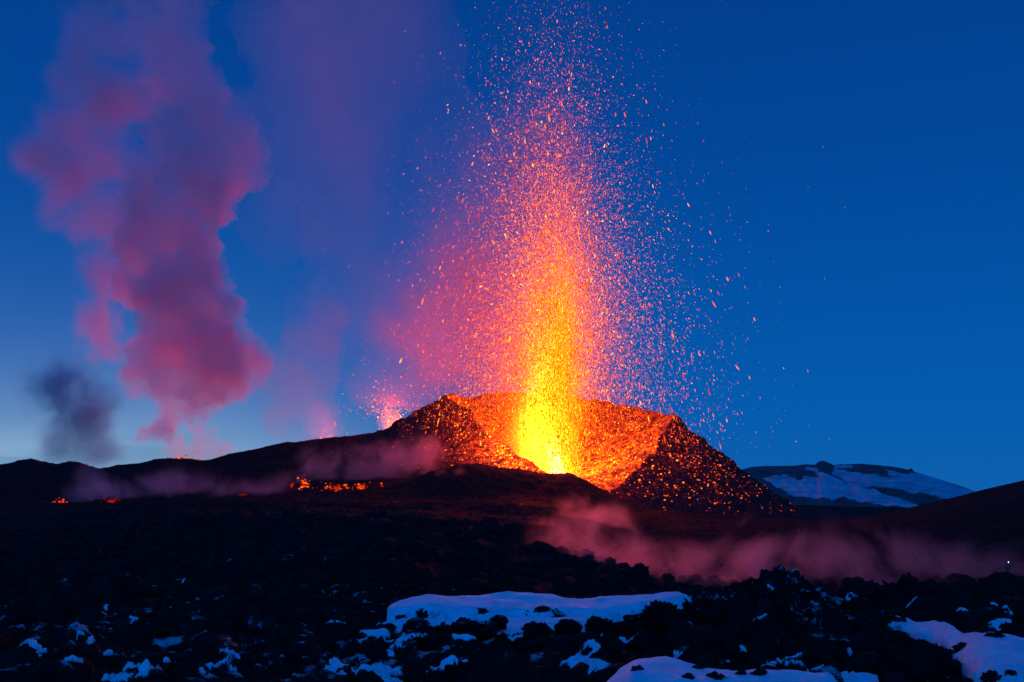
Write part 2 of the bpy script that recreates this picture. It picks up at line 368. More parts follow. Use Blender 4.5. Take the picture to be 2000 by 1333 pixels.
glow.append(0.13 + 0.75 * np.exp(-dv / 30)); hot.append(0.14 + 3.4 * np.exp(-dv / 18))
def angw(a, c, w): 
    d = (a - c + math.pi) % (2 * math.pi) - math.pi
    return np.exp(-(d / w) ** 2)
slope = 0.62 + 0.17 * angw(ang, 0, 0.8) - 0.15 * angw(ang, math.pi, 0.6) - 0.05 * angw(ang, -math.pi / 2, 0.6)
for k in range(1, nout + 1):
    d = 125.0 * (k / nout) ** 1.15
    xy = rim[:, :2] + dirs * d
    z = rim[:, 2] - slope * d * (1 - 0.0021 * d) - 0.6 * (1 - np.exp(-d / 2.5))
    rings.append(np.column_stack([xy, z]))
    lf = angw(ang, -2.30, 0.60); rf = angw(ang, -0.30, 0.62); lb = angw(ang, math.pi, 0.5)
    g_l = lf * (0.95 * np.exp(-(d / 14) ** 2) + 0.06 * np.exp(-d / 25))
    g_r = rf * 0.36 * np.exp(-(d / 20) ** 2) + angw(ang, 0.0, 0.4) * 0.07 * np.exp(-d / 45)
    g_b = lb * 0.35 * np.exp(-d / 16)
    g_f = angw(ang, -1.35, 0.5) * 0.45 * np.exp(-d / 4)
    glow.append(np.maximum.reduce([g_l, g_r, g_b, g_f])); hot.append(1.3 * lf * np.exp(-(d / 12) ** 2) + 0.05 * rf * np.exp(-d / 10))
Vc = np.concatenate(rings); glow = np.concatenate(glow); hot = np.concatenate(hot)
amp = np.interp(np.arange(len(rings)), [0, nin * 0.5, nin, nin + 12, nin + 40], [0.3, 1.0, 1.3, 1.5, 1.5]).repeat(NA)
dn = np.column_stack([fbm(Vc / 7.0, 4), fbm(Vc / 7.0 + 40, 4), fbm(Vc / 7.0 + 80, 5)])
Vc = Vc + dn * (amp * np.array([[1.6], [1.6], [1.5]]).T.max())[:, None] * 0.9 + np.column_stack([0 * amp, 0 * amp, amp * fbm(Vc / 1.6, 3, ridged=True) * 0.35])
pat = 0.75 + 0.9 * fbm(Vc / 11.0 + 7, 3)
isout = np.arange(len(Vc)) >= (nin + 1) * NA
glow = np.where(isout, glow * np.clip(pat, 0.05, 1.6), glow * np.clip(0.75 + 1.8 * fbm(Vc / 8.0 + 70, 4), 0.05, 1.6))
cap = np.array([[VENT.x, VENT.y, VENT.z]])
cone_mat = rock_mat('spatter_cone', scale=0.5, bump=0.9, bdist=0.6, ember=True, base=(0.018, 0.015, 0.015), base2=(0.04, 0.034, 0.034))
cone = mesh_obj('volcano_cone', Vc, grid_faces(len(rings), NA, wrap=True)[:, ::-1], cone_mat, attrs={'glow': glow, 'hot': hot})
tag(cone, 'breached cinder cone with glowing crater walls', 'volcano', kind='structure')

# ------------------------------------------------------------------ lava fountain
def octa(n):
    v = np.array([[1, 0, 0], [-1, 0, 0], [0, 1, 0], [0, -1, 0], [0, 0, 1], [0, 0, -1]], float)
    f = np.array([[0, 2, 4], [2, 1, 4], [1, 3, 4], [3, 0, 4], [2, 0, 5], [1, 2, 5], [3, 1, 5], [0, 3, 5]])
    return v, f
def spray_mesh(name, pos, vel, size, stretch, heat, mat, parent=None):
    n = len(pos); v, f = octa(1)
    d = vel / np.linalg.norm(vel, axis=1)[:, None]
    a = np.cross(d, np.array([[0.0, 1.0, 0.1]])); a /= np.linalg.norm(a, axis=1)[:, None]; b = np.cross(d, a)
    jit = 1 + 0.35 * rng.uniform(-1, 1, (n, 6))
    VV = np.empty((n, 6, 3))
    for k in range(6):
        VV[:, k] = pos + (size * jit[:, k])[:, None] * (a * v[k, 0] + b * v[k, 1]) + (size * stretch * jit[:, k])[:, None] * d * v[k, 2]
    FF = (f[None] + (np.arange(n) * 6)[:, None, None]).reshape(-1, 3)
    return mesh_obj(name, VV.reshape(-1, 3), FF, mat, parent, smooth=True, attrs={'incand': np.repeat(heat, 6)})
G = 9.81
def ballistic(n, vz, svz, sx, lean=(0, 0), r0=3.0, tmax=1.0, org=VENT, zmin=None):
    vz_ = np.abs(rng.normal(vz, svz, n)); vx = rng.normal(lean[0], sx, n); vy = rng.normal(lean[1], sx, n)
    T = 2 * vz_ / G; t_ = rng.uniform(0, 1, n) ** 0.9 * T * tmax
    x = org.x + rng.normal(0, r0, n) + vx * t_; y = org.y + rng.normal(0, r0, n) + vy * t_; z = org.z + vz_ * t_ - G * t_ ** 2 / 2
    pos = np.column_stack([x, y, z]); vel = np.column_stack([vx, vy, vz_ - G * t_]); return pos, vel, t_
foun = bpy.data.objects.new('lava_fountain', None); col.objects.link(foun); foun.location = VENT
tag(foun, 'towering yellow and orange lava fountain jetting out of the breached main crater', 'lava fountain')
sets = []
#        n      vz  svz  sx   lean        r0  tmax hotness
for n, vz, svz, sx, lean, r0, tmax, h0 in (
        (18000, 26, 7, 1.2, (-2.4, 0), 3.0, .60, 6.0),
        (20000, 36, 4.5, 0.9, (0.5, 0), 2.0, .54, 1.5),
        (60000, 30, 9, 2.9, (-2.1, 0), 3.5, .95, 1.4),
        (72000, 38, 8, 2.9, (-1.1, 0), 4.0, .90, 1.1),
        (24000, 46, 7, 2.3, (-0.5, 0), 4.0, .78, 1.0),
        (1800, 56, 5, 1.7, (0.1, 0), 4.0, .70, 1.0),
        (22000, 36, 7, 3.0, (3.4, 0), 4.0, .97, 1.3),
        (14000, 30, 6, 2.8, (-4.2, 0), 4.0, .92, 1.1)):
    p_, v_, t_ = ballistic(n, vz, svz, sx, lean, r0, tmax)
    cool = np.exp(-t_ / 6.5)
    sz = rng.lognormal(math.log(0.048), 0.50, n) * (1.15 - 0.3 * (h0 > 2))
    hh = h0 * cool * rng.lognormal(0.0, 0.55, n) * 1.6 + 0.12
    sp_ = np.linalg.norm(v_, axis=1)
    st = np.clip(1.3 + sp_ / 7.0, 1.3, 5.5) * rng.uniform(0.7, 1.2, n)
    keep = (p_[:, 2] > VENT.z - 4)
    # nothing inside the crater walls: drop clots that have already landed
    dx = (p_[:, 0] - cen[0]); dy = (p_[:, 1] - cen[1]); rr_ = np.hypot(dx, dy); aa = np.arctan2(dy, dx)
    o_s = np.argsort(ang); rimr = np.interp(aa, ang[o_s], rad[o_s], period=2 * math.pi); rimz = np.interp(aa, ang[o_s], rim[o_s, 2], period=2 * math.pi)
    inside = rr_ < rimr
    wall = np.where(inside, VENT.z + (rimz - VENT.z) * np.clip(rr_ / rimr, 0, 1) ** 1.25, rimz - 0.6 * (rr_ - rimr))
    keep &= p_[:, 2] > wall - 0.2; keep &= ~((p_[:, 2] < VENT.z + 26) & (dx < -62))
    sets.append((p_[keep], v_[keep], sz[keep], st[keep], hh[keep]))
pos, vel, size, stre, heat = [np.concatenate([s_[i] for s_ in sets]) for i in range(5)]
spray_m = lava_mat('lava_spray', 1.6, 'incand')
# the 300 clots that show largest fly as objects of their own
dist = np.hypot(pos[:, 0] - VENT.x, (pos[:, 2] - VENT.z) * 0.3)
score = size * np.sqrt(stre) * (1 + 1.6 * (dist > 18)); order = np.argsort(-score)
# the large ones are spread over the whole shower
big = order[:1500]; big = big[rng.permutation(len(big))[:300]]
rest = np.setdiff1d(np.arange(len(pos)), big)
sm_ = spray_mesh('molten_spray', pos[rest] - np.array(VENT), vel[rest], size[rest], stre[rest], heat[rest], spray_m, foun)
sm_['kind'] = 'stuff'
bomb_mats = [lava_mat('lava_bomb_dull', 1.6), lava_mat('lava_bomb_bright', 3.2), lava_mat('lava_bomb_hot', 6.0)]
bomb_meshes = []
for q in range(5):
    bm = bmesh.new(); bmesh.ops.create_icosphere(bm, subdivisions=2, radius=1)
    vv = np.array([v.co[:] for v in bm.verts]); dd = 1 + 0.45 * fbm(vv * 1.3 + q * 11, 3)
    for v, k in zip(bm.verts, dd): v.co = v.co * k; v.co.z *= (1.25 + 0.2 * q)
    me = bpy.data.meshes.new('lava_bomb'); bm.to_mesh(me); bm.free()
    for p2 in me.polygons: p2.use_smooth = True
    bomb_meshes.append([me] + [me.copy(), me.copy()])
    for me_, mt in zip(bomb_meshes[-1], bomb_mats): me_.materials.append(mt)
n_b = 0
for i in big:
    lv = 0 if heat[i] < 0.9 else (1 if heat[i] < 2.2 else 2)
    o = bpy.data.objects.new('lava_bomb', bomb_meshes[n_b % 5][lv]); col.objects.link(o); n_b += 1
    o.location = pos[i]; d_ = Vector(vel[i]).normalized()
    o.rotation_euler = d_.to_track_quat('Z', 'Y').to_euler(); s_ = size[i] * 0.78; o.scale = (s_, s_, s_ * max(1.0, stre[i] * 0.7))
    tag(o, 'glowing clot of molten lava flying through the air above the main crater', 'lava bomb', 'lava bombs flying above the main crater')
# incandescent gas and fine spray in the middle of the jet
def axis_x(s):      # sideways position (m) of the jet's axis by height above the vent
    return np.interp(s, [0, 12, 30, 50, 72, 90], [0, -7.5, -7.0, -3.2, 1.8, 3.0])
def jet_r(s):
    return np.interp(s, [-2, 0, 8, 18, 30, 45, 62, 78, 88], [6, 9, 12.5, 14, 12.5, 10, 7.5, 5, 1.0])
hs = np.linspace(-2, 150, 70); na = 40
jv = []
for h_ in hs:
    for k in range(na):
        a = 2 * math.pi * k / na; r_ = float(np.interp(h_, [-2, 0, 30, 70, 110, 150], [14, 22, 30, 30, 24, 10]))
        jv.append((axis_x(h_) + r_ * math.cos(a), r_ * math.sin(a), h_))
jv = np.array(jv); jf = grid_faces(len(hs), na, wrap=True)
jm, t = new_mat('incandescent_jet'); o_ = N(t, 'ShaderNodeOutputMaterial'); v_n = N(t, 'ShaderNodeVolumePrincipled')
v_n.inputs['Density'].default_value = 0.0; v_n.inputs['Emission Color'].default_value = (*LAVA, 1)
tcn = N(t, 'ShaderNodeTexCoord'); sx_ = N(t, 'ShaderNodeSeparateXYZ'); t.links.new(tcn.outputs['Object'], sx_.inputs[0])
def curve_of(tree, v, xs, ys):
    n = tree.nodes.new('ShaderNodeFloatCurve'); c = n.mapping.curves[0]
    x0, x1 = xs[0], xs[-1]; y0, y1 = min(ys), max(ys)
    for _ in range(len(xs) - 2): c.points.new(0.5, 0.5)
    for p_, x_, y_ in zip(c.points, xs, ys): p_.location = ((x_ - x0) / (x1 - x0), (y_ - y0) / (y1 - y0)); p_.handle_type = 'AUTO_CLAMPED'
    n.mapping.update(); tree.links.new(maprange(tree, v, x0, x1, smooth=False), n.inputs['Value'])
    return math_n(tree, 'ADD', math_n(tree, 'MULTIPLY', n.outputs[0], y1 - y0), y0)
zz = sx_.outputs['Z']
ax = curve_of(t, zz, [0, 12, 30, 50, 72, 90], [0, -7.5, -7.0, -3.2, 1.8, 3.0])
rj = curve_of(t, zz, [-2, 8, 18, 30, 45, 62, 78, 90], [8.5, 11.5, 12.5, 10.5, 8.2, 6, 4, 1.2])
mp3 = N(t, 'ShaderNodeMapping'); mp3.inputs['Scale'].default_value = (0.45, 0.45, 0.10); t.links.new(tcn.outputs['Object'], mp3.inputs[0])
nj = N(t, 'ShaderNodeTexNoise', ins={'Scale': 1.0, 'Detail': 4.0, 'Roughness': 0.6}); t.links.new(mp3.outputs[0], nj.inputs['Vector'])
dxn = math_n(t, 'SUBTRACT', sx_.outputs['X'], ax)
r2 = math_n(t, 'ADD', math_n(t, 'MULTIPLY', dxn, dxn), math_n(t, 'MULTIPLY', sx_.outputs['Y'], sx_.outputs['Y']))
q_ = math_n(t, 'DIVIDE', r2, math_n(t, 'MULTIPLY', rj, rj))
q_ = math_n(t, 'ADD', q_, math_n(t, 'MULTIPLY', math_n(t, 'SUBTRACT', nj.outputs[0], 0.5), 1.6))
gs = math_n(t, 'POWER', 2.718, math_n(t, 'MULTIPLY', q_, -3.2))
hf = curve_of(t, zz, [-2, 6, 18, 30, 45, 60, 74, 90], [2.4, 2.1, 1.6, 0.9, 0.42, 0.2, 0.09, 0.0])
edge = maprange(t, math_n(t, 'DIVIDE', r2, math_n(t, 'MULTIPLY', rj, rj)), 2.1, 1.2)
em = math_n(t, 'MULTIPLY', math_n(t, 'MULTIPLY', gs, hf), edge)
# white-hot spear just over the vent
sp2 = math_n(t, 'ADD', math_n(t, 'POWER', math_n(t, 'DIVIDE', math_n(t, 'ADD', sx_.outputs['X'], math_n(t, 'MULTIPLY', zz, 0.16)), 3.0), 2.0), math_n(t, 'POWER', math_n(t, 'DIVIDE', sx_.outputs['Y'], 3.0), 2.0))
sheath_r = curve_of(t, zz, [-2, 20, 60, 100, 150], [12, 20, 20, 15, 7]); sheath = math_n(t, 'POWER', 2.718, math_n(t, 'MULTIPLY', math_n(t, 'DIVIDE', r2, math_n(t, 'MULTIPLY', sheath_r, sheath_r)), -2.6))  # wide salmon glow: fine spray, plus lit gas put in as emission
n9 = N(t, 'ShaderNodeTexNoise', ins={'Scale': 0.09, 'Detail': 5.0}); t.links.new(tcn.outputs['Object'], n9.inputs['Vector'])
sheath = math_n(t, 'MULTIPLY', math_n(t, 'MULTIPLY', sheath, maprange(t, n9.outputs[0], 0.32, 0.68, 0.25, 1.0)), curve_of(t, zz, [-2, 20, 60, 100, 150], [0.024, 0.020, 0.012, 0.005, 0.0]))
spear = math_n(t, 'MULTIPLY', math_n(t, 'POWER', 2.718, math_n(t, 'MULTIPLY', sp2, -1.5)), maprange(t, zz, 19, 6))
em = math_n(t, 'ADD', em, math_n(t, 'MULTIPLY', spear, 5.0))
t.links.new(mix_rgb(t, math_n(t, 'MINIMUM', math_n(t, 'MULTIPLY', spear, 1.5), 1.0), (*LAVA, 1), (1.0, 0.55, 0.16, 1)), v_n.inputs['Emission Color']); 
hotf = math_n(t, 'DIVIDE', em, math_n(t, 'ADD', math_n(t, 'ADD', em, sheath), 1e-5)); colr = mix_rgb(t, hotf, (1.0, 0.06, 0.02, 1), (1.0, 0.15, 0.004, 1))
t.links.new(mix_rgb(t, math_n(t, 'MINIMUM', math_n(t, 'MULTIPLY', spear, 1.5), 1.0), colr, (1.0, 0.6, 0.22, 1)), v_n.inputs['Emission Color']); t.links.new(math_n(t, 'ADD', em, sheath), v_n.inputs['Emission Strength']); t.links.new(v_n.outputs[0], o_.inputs['Volume'])
jm.cycles.emission_sampling = 'NONE'
jm.cycles.volume_step_rate = 0.35
jet = mesh_obj('incandescent_jet', jv, jf, jm, foun)
bm = bmesh.new(); bm.from_mesh(jet.data); bm.verts.ensure_lookup_table()
bm.faces.new([bm.verts[k] for k in range(na)]); bm.faces.new([bm.verts[(len(hs) - 1) * na + k] for k in range(na)])
bmesh.ops.recalc_face_normals(bm, faces=bm.faces); bm.to_mesh(jet.data); bm.free()
# light thrown by the fountain
FP = 1.8e6
def glow_light(parent, loc, power, radius, c=(1.0, 0.035, 0.025)):
    l = bpy.data.lights.new('glow_light', 'POINT'); l.energy = power; l.color = c; l.shadow_soft_size = radius
    o = bpy.data.objects.new('glow_light', l); col.objects.link(o); o.parent = parent; o.location = loc; return o
glow_light(foun, (-5, 0, 12), FP * 0.46, 4.0)
glow_light(foun, (-7, 0, 30), FP * 0.36, 5.0)
glow_light(foun, (-1, 0, 62), FP * 0.16, 5.0)

# ------------------------------------------------------------------ two smaller fountains behind the ridge
small = [((765, 838, 470), 800, 16, 3.4, 'small orange lava fountain just behind the left shoulder of the main cone', 2.0, 6.0e4),
         ((640, 868, 520), 110, 12, 3.0, 'faint low lava fountain peeking over the long dark ridge', 0.9, 0.9e5)]
for (pp, n, vz, sx, lab, hh, pw) in small:
    org = P(*pp); e = bpy.data.objects.new('lava_fountain', None); col.objects.link(e); e.location = org; tag(e, lab, 'lava fountain', 'lava fountains along the fissure')
    p_, v_, t_ = ballistic(n, vz, 4, sx, (-0.8 if n > 500 else 0.5, 0), 2.5, 0.9, org); p_ -= np.array(org)
    sz = rng.lognormal(math.log(0.105), 0.4, n); ht = hh * np.exp(-t_ / 3) * rng.lognormal(0, 0.5, n) + 0.2
    s3 = spray_mesh('molten_spray', p_, v_, sz, np.clip(1 + np.linalg.norm(v_, axis=1) / 10, 1, 3), ht, spray_m, e); s3['kind'] = 'stuff'
    jr = 7.5 if n > 500 else 6.0
    bm = bmesh.new(); bmesh.ops.create_icosphere(bm, subdivisions=4, radius=1.0)
    for v in bm.verts: v.co = Vector((v.co.x * jr, v.co.y * jr, v.co.z * jr * 1.5))
    me = bpy.data.meshes.new('incandescent_jet'); bm.to_mesh(me); bm.free()
    m2, t = new_mat('small_jet'); o_ = N(t, 'ShaderNodeOutputMaterial'); v2 = N(t, 'ShaderNodeVolumePrincipled'); v2.inputs['Density'].default_value = 0; v2.inputs['Emission Color'].default_value = (*LAVA, 1)
    tcn = N(t, 'ShaderNodeTexCoord'); mp4 = N(t, 'ShaderNodeMapping'); mp4.inputs['Scale'].default_value = (1 / jr, 1 / jr, 1 / (1.5 * jr)); t.links.new(tcn.outputs['Object'], mp4.inputs[0])
    ln = N(t, 'ShaderNodeVectorMath', operation='LENGTH'); t.links.new(mp4.outputs[0], ln.inputs[0])
    nn = N(t, 'ShaderNodeTexNoise', ins={'Scale': 0.35, 'Detail': 4.0}); t.links.new(tcn.outputs['Object'], nn.inputs['Vector'])
    dd = math_n(t, 'MULTIPLY', maprange(t, ln.outputs['Value'], 1.0, 0.0), maprange(t, nn.outputs[0], 0.35, 0.7))
    t.links.new(math_n(t, 'MULTIPLY', dd, 0.22 * hh), v2.inputs['Emission Strength']); t.links.new(v2.outputs[0], o_.inputs['Volume'])
    m2.cycles.emission_sampling = 'NONE'; me.materials.append(m2)
    jo = bpy.data.objects.new('incandescent_jet', me); col.objects.link(jo); jo.parent = e; jo.location = (0, 0, 1.5)
    glow_light(e, (0, 0, 9), pw * 0.45, 3.0)

# ------------------------------------------------------------------ smoke and steam
def soft_mat(name, dens, color=(0.9, 0.88, 0.88), lo=0.4, hi=0.6, scale=0.05, aniso=0.1, detail=4.0, dist=0.6, stretch=(1, 1, 1)):
    """smoke that is thickest in the middle of its puff and fades to nothing at its skin"""
    m, t = new_mat(name); o = N(t, 'ShaderNodeOutputMaterial'); v = N(t, 'ShaderNodeVolumePrincipled'); v.inputs['Color'].default_value = (*color, 1); v.inputs['Anisotropy'].default_value = aniso
    g = N(t, 'ShaderNodeNewGeometry'); tcn = N(t, 'ShaderNodeTexCoord'); mp_ = N(t, 'ShaderNodeMapping'); mp_.inputs['Scale'].default_value = stretch; t.links.new(g.outputs['Position'], mp_.inputs[0])
    n = N(t, 'ShaderNodeTexNoise', ins={'Scale': scale, 'Detail': detail, 'Roughness': 0.6, 'Distortion': dist}); t.links.new(mp_.outputs[0], n.inputs['Vector'])
    ln = N(t, 'ShaderNodeVectorMath', operation='LENGTH'); t.links.new(tcn.outputs['Object'], ln.inputs[0])
    fade = maprange(t, ln.outputs['Value'], 1.0, 0.15)
    a = math_n(t, 'ADD', n.outputs[0], math_n(t, 'MULTIPLY', math_n(t, 'SUBTRACT', fade, 0.5), 0.22))
    t.links.new(math_n(t, 'MULTIPLY', math_n(t, 'MULTIPLY', maprange(t, a, lo, hi), fade), dens), v.inputs['Density']); t.links.new(v.outputs[0], o.inputs['Volume'])
    m.cycles.volume_step_rate = 2.0
    return m
def soft_puffs(name, puffs, mat, label, cat, grow=1.35, thick=0.9, tall=1.0, kind='stuff'):
    bm = bmesh.new(); bmesh.ops.create_icosphere(bm, subdivisions=3, radius=1.0); me = bpy.data.meshes.new('puff'); bm.to_mesh(me); bm.free(); me.materials.append(mat)
    c0 = P(*puffs[0][:2], puffs[0][3]); e = bpy.data.objects.new(name, None); col.objects.link(e); e.location = c0; tag(e, label, cat, kind=kind)
    for px, py, r, Y in puffs:
        o = bpy.data.objects.new('puff', me); col.objects.link(o); o.parent = e; rw = r / F * Y * grow
        o.location = P(px, py, Y) - c0; o.scale = (rw, rw * thick, rw * tall)
    return e
def puff_hull(name, blobs, mat, voxel, disp=((0.16, 1.0),), seed=0, thick=1.0):
    """blobs: (column, row, radius in photo pixels, depth); melted into one billowing closed hull"""
    bm = bmesh.new()
    for b in blobs:
        px, py, r, Y = b[:4]; c = P(px, py, Y); rw = r / F * Y
        mt = Matrix.Translation(c) @ Matrix.Diagonal((rw, rw * thick, rw * (b[4] if len(b) > 4 else 1.0), 1))
        bmesh.ops.create_icosphere(bm, subdivisions=3, radius=1.0, matrix=mt)
    me = bpy.data.meshes.new(name); bm.to_mesh(me); bm.free()
    o = bpy.data.objects.new(name, me); col.objects.link(o)
    md = o.modifiers.new('r', 'REMESH'); md.mode = 'VOXEL'; md.voxel_size = voxel
    dg = bpy.context.evaluated_depsgraph_get(); m2 = bpy.data.meshes.new_from_object(o.evaluated_get(dg)); o.modifiers.clear(); o.data = m2
    m2.name = name
    n = len(m2.vertices); co = np.empty(n * 3, np.float32); m2.vertices.foreach_get('co', co); co = co.reshape(-1, 3).astype(float)
    no = np.empty(n * 3, np.float32); m2.vertices.foreach_get('normal', no); no = no.reshape(-1, 3)
    for (wl, am) in disp:
        co = co + no * (am * (0.25 - np.abs(fbm(co / wl + seed, 3)) * 2.0))[:, None]       # cauliflower billows
    m2.vertices.foreach_set('co', co.astype(np.float32).ravel())
    m2.polygons.foreach_set('use_smooth', np.ones(len(m2.polygons), bool)); m2.update()
    m2.materials.clear(); m2.materials.append(mat)
    return o
D1 = 590
dense = [(345,-60,95),(330,10,85),(330,70,85),(345,130,80),(385,200,80),(415,240,75),(440,290,80),(465,315,65),(400,330,85),(350,300,95),(420,400,45),
         (345,400,100),(395,470,48),(330,480,105),(370,530,78),(345,570,90),(300,560,75),(420,600,58),(360,640,98),(440,650,45),(400,700,95),(470,710,58),(440,745,52),
         (320,700,75),(370,770,58),(280,735,48),(330,790,42),(312,830,42),(298,850,34),(405,790,30),(270,470,55),(270,360,60)]
dm_mat = smoke_mat('lit_smoke', 0.075, color=(0.96, 0.90, 0.96), lo=0.34, hi=0.60, floor=0.3, scale=0.022, zfade=(330, 110, 0.25, 1.0), detail=3.5)
pl = puff_hull('smoke_plume', [(a, b, c, D1 + (i * 37 % 23) - 11) for i, (a, b, c) in enumerate(dense)], dm_mat, 2.2, disp=((32, 12.0), (13, 6.0), (5.5, 2.2)), seed=3, thick=0.8)
tag(pl, 'tall magenta billowing smoke plume rising at the left beyond the ridge', 'smoke plume', kind='thing')
wisp = [(250,-40,120),(200,60,110),(170,170,95),(130,240,85),(90,310,72),(60,300,45),(130,370,85),(200,330,110),(240,430,100),(170,440,70),(210,540,90),(190,630,80),(220,690,75),(150,100,60),(240,200,110),(110,150,45),(110,420,50),(180,720,55)]
wm = soft_mat('thin_smoke', 0.040, color=(0.93, 0.86, 0.93), lo=0.44, hi=0.66, scale=0.02, detail=5.0, dist=0.8)
soft_puffs('smoke_veil', [(a, b, c, D1 + 10 + (i * 31 % 19)) for i, (a, b, c) in enumerate(wisp)], wm, 'thin ragged purple smoke trailing off the left side of the tall plume', 'smoke', grow=1.2)
dk = [(110,760,50),(150,780,55),(190,800,42),(90,740,34),(130,850,42),(180,870,40),(110,880,30),(210,885,28),(160,820,40)]
dkm = soft_mat('shaded_smoke', 0.026, color=(0.08, 0.34, 0.66), lo=0.36, hi=0.66, scale=0.04, detail=5.0)  # smoke out of the lava light: its shade is put into the colour
soft_puffs('dark_smoke', [(a, b, c, 760) for a, b, c in dk], dkm, 'small dark blue-grey smoke cloud low at the far left', 'smoke cloud', grow=2.0, kind='thing')
mid = [(600,850,55),(610,800,62),(590,740,75),(610,680,70),(620,620,62),(560,800,60),(640,830,34),(540,740,60),(600,570,50)]
mdm = smoke_mat('fissure_smoke', 0.012, color=(0.93, 0.86, 0.9), lo=0.36, hi=0.6, floor=0.1, scale=0.03, detail=4.0)
mdo = puff_hull('smoke_column', [(a, b, c, 535) for a, b, c in mid], mdm, 3.0, disp=((24, 7), (8, 2.5)), seed=15)
tag(mdo, 'faint mauve smoke column above the low fountain on the ridge', 'smoke column', kind='thing')
edge_s = [(400,870,48),(350,880,40),(440,885,30),(380,845,30)]
soft_puffs('smoke_wisp', [(a, b, c, 620) for a, b, c in edge_s], soft_mat('wisp_smoke', 0.03, lo=0.44, hi=0.62, scale=0.06), 'small salmon smoke wisp over the glowing lava on the far ridge crest', 'smoke', kind='thing')
haze_b = [(900,700,150),(870,560,160),(830,420,170),(790,280,170),(740,140,180),(700,0,190),(960,560,140),(980,420,130),(1020,640,150),(1060,480,120),(640,300,120),(620,130,130),(700,480,130),(690,620,100),(760,720,100),(560,60,110),(560,430,100),(480,250,80),(1080,340,90),(1130,640,90),(1120,760,90),(980,760,130)]
soft_puffs('gas_glow', [(900,650,115,440),(860,550,100,445),(930,480,100,450),(985,380,90,450),(1000,690,95,440),(1035,290,80,455),(830,700,90,440),(790,610,80,450),(940,580,90,440)],
           soft_mat('fountain_gas', 0.012, color=(0.93, 0.84, 0.86), lo=0.36, hi=0.66, scale=0.03, detail=5.0, aniso=0.2), 'warm salmon gas hugging the left side of the main fountain', 'gas', grow=1.9)
hzm = smoke_mat('gas_veil', 0.0095, color=(0.93, 0.86, 0.9), lo=0.30, hi=0.66, floor=0.06, scale=0.011, detail=4.0, stretch=(1.0, 1.0, 0.55), dist=0.3)
hzo = puff_hull('gas_veil', [(a, b, c, 470 + (i * 29 % 31)) for i, (a, b, c) in enumerate(haze_b)], hzm, 5.0, disp=((45, 10), (14, 3)), seed=35, thick=0.75)
tag(hzo, 'broad pink veil of gas drifting left from the main fountain', 'gas', kind='stuff')
# low steam between the foreground blocks and the cone
st1 = [(1120,1000,40,190),(1185,1025,44,190),(1060,1045,40,170),(980,1075,36,150),(1080,1070,52,122),(1010,1140,48,122),(1130,1030,44,124),(1160,1130,60,120),(1090,1130,50,120),(1210,1080,50,122),(1150,1060,62,120),(1190,1010,40,126),(1110,1110,60,118),(1180,1100,62,122),(1060,1140,50,116),(1220,1040,32,124),(1270,1110,62,122),(1350,1110,66,118),(1430,1090,66,116),(1500,1085,70,112),(1590,1085,70,112),(1680,1090,66,108),(1780,1090,60,106),(1880,1110,58,104),(1970,1120,60,100),(1400,1160,60,112),(1300,1160,55,116),(1200,1160,52,118),(1540,1150,60,110),(1700,1150,60,104),(1850,1170,60,98),(1990,1180,60,92),(2080,1120,60,100)]
s1m = soft_mat('low_steam', 0.12, color=(0.92, 0.86, 0.92), aniso=0.72, lo=0.46, hi=0.70, scale=0.13, detail=6.0, dist=1.6, stretch=(0.75, 1, 0.8))
soft_puffs('low_steam', st1, s1m, 'red to violet steam drifting low between the cone and the foreground blocks', 'steam', grow=1.9, tall=0.8)
soft_puffs('steam_puff', [(830,1105,44,95),(880,1130,46,97),(910,1150,44,98),(850,1160,44,95)], s1m, 'small violet steam puff behind the left end of the long snow bank', 'steam', grow=1.4, kind='thing')
lm = soft_mat('ridge_steam', 0.045, color=(0.9, 0.88, 0.92), aniso=0.45, lo=0.44, hi=0.72, scale=0.07, detail=5.0, dist=0.8)
soft_puffs('ridge_steam', [(610,915,30,372),(650,925,36,372),(700,930,34,370),(760,925,40,368),(830,900,32,366),(850,890,30,368),(800,885,36,370),(740,895,38,372),(560,940,26,362),(680,900,34,374)], lm, 'mauve steam rising along the lava flow below the left flank of the cone', 'steam', grow=2.4, tall=0.85)
soft_puffs('ridge_steam', [(150,975,28,345),(190,968,30,350),(240,962,32,350),(290,960,34,352),(340,945,34,360),(100,1000,26,340),(450,962,28,350),(510,968,26,350),(180,940,28,360),(400,940,30,360),(40,1010,26,336),(550,965,30,352)], lm, 'bluish steam lying over the glowing patches at the far left', 'steam', grow=2.6, tall=0.7)
soft_puffs('steam_puff', [(875,940,22,330),(860,925,20,332),(895,925,18,330)], lm, 'little pale steam puff in front of the dark mound below the crater', 'steam', grow=1.4, kind='thing')

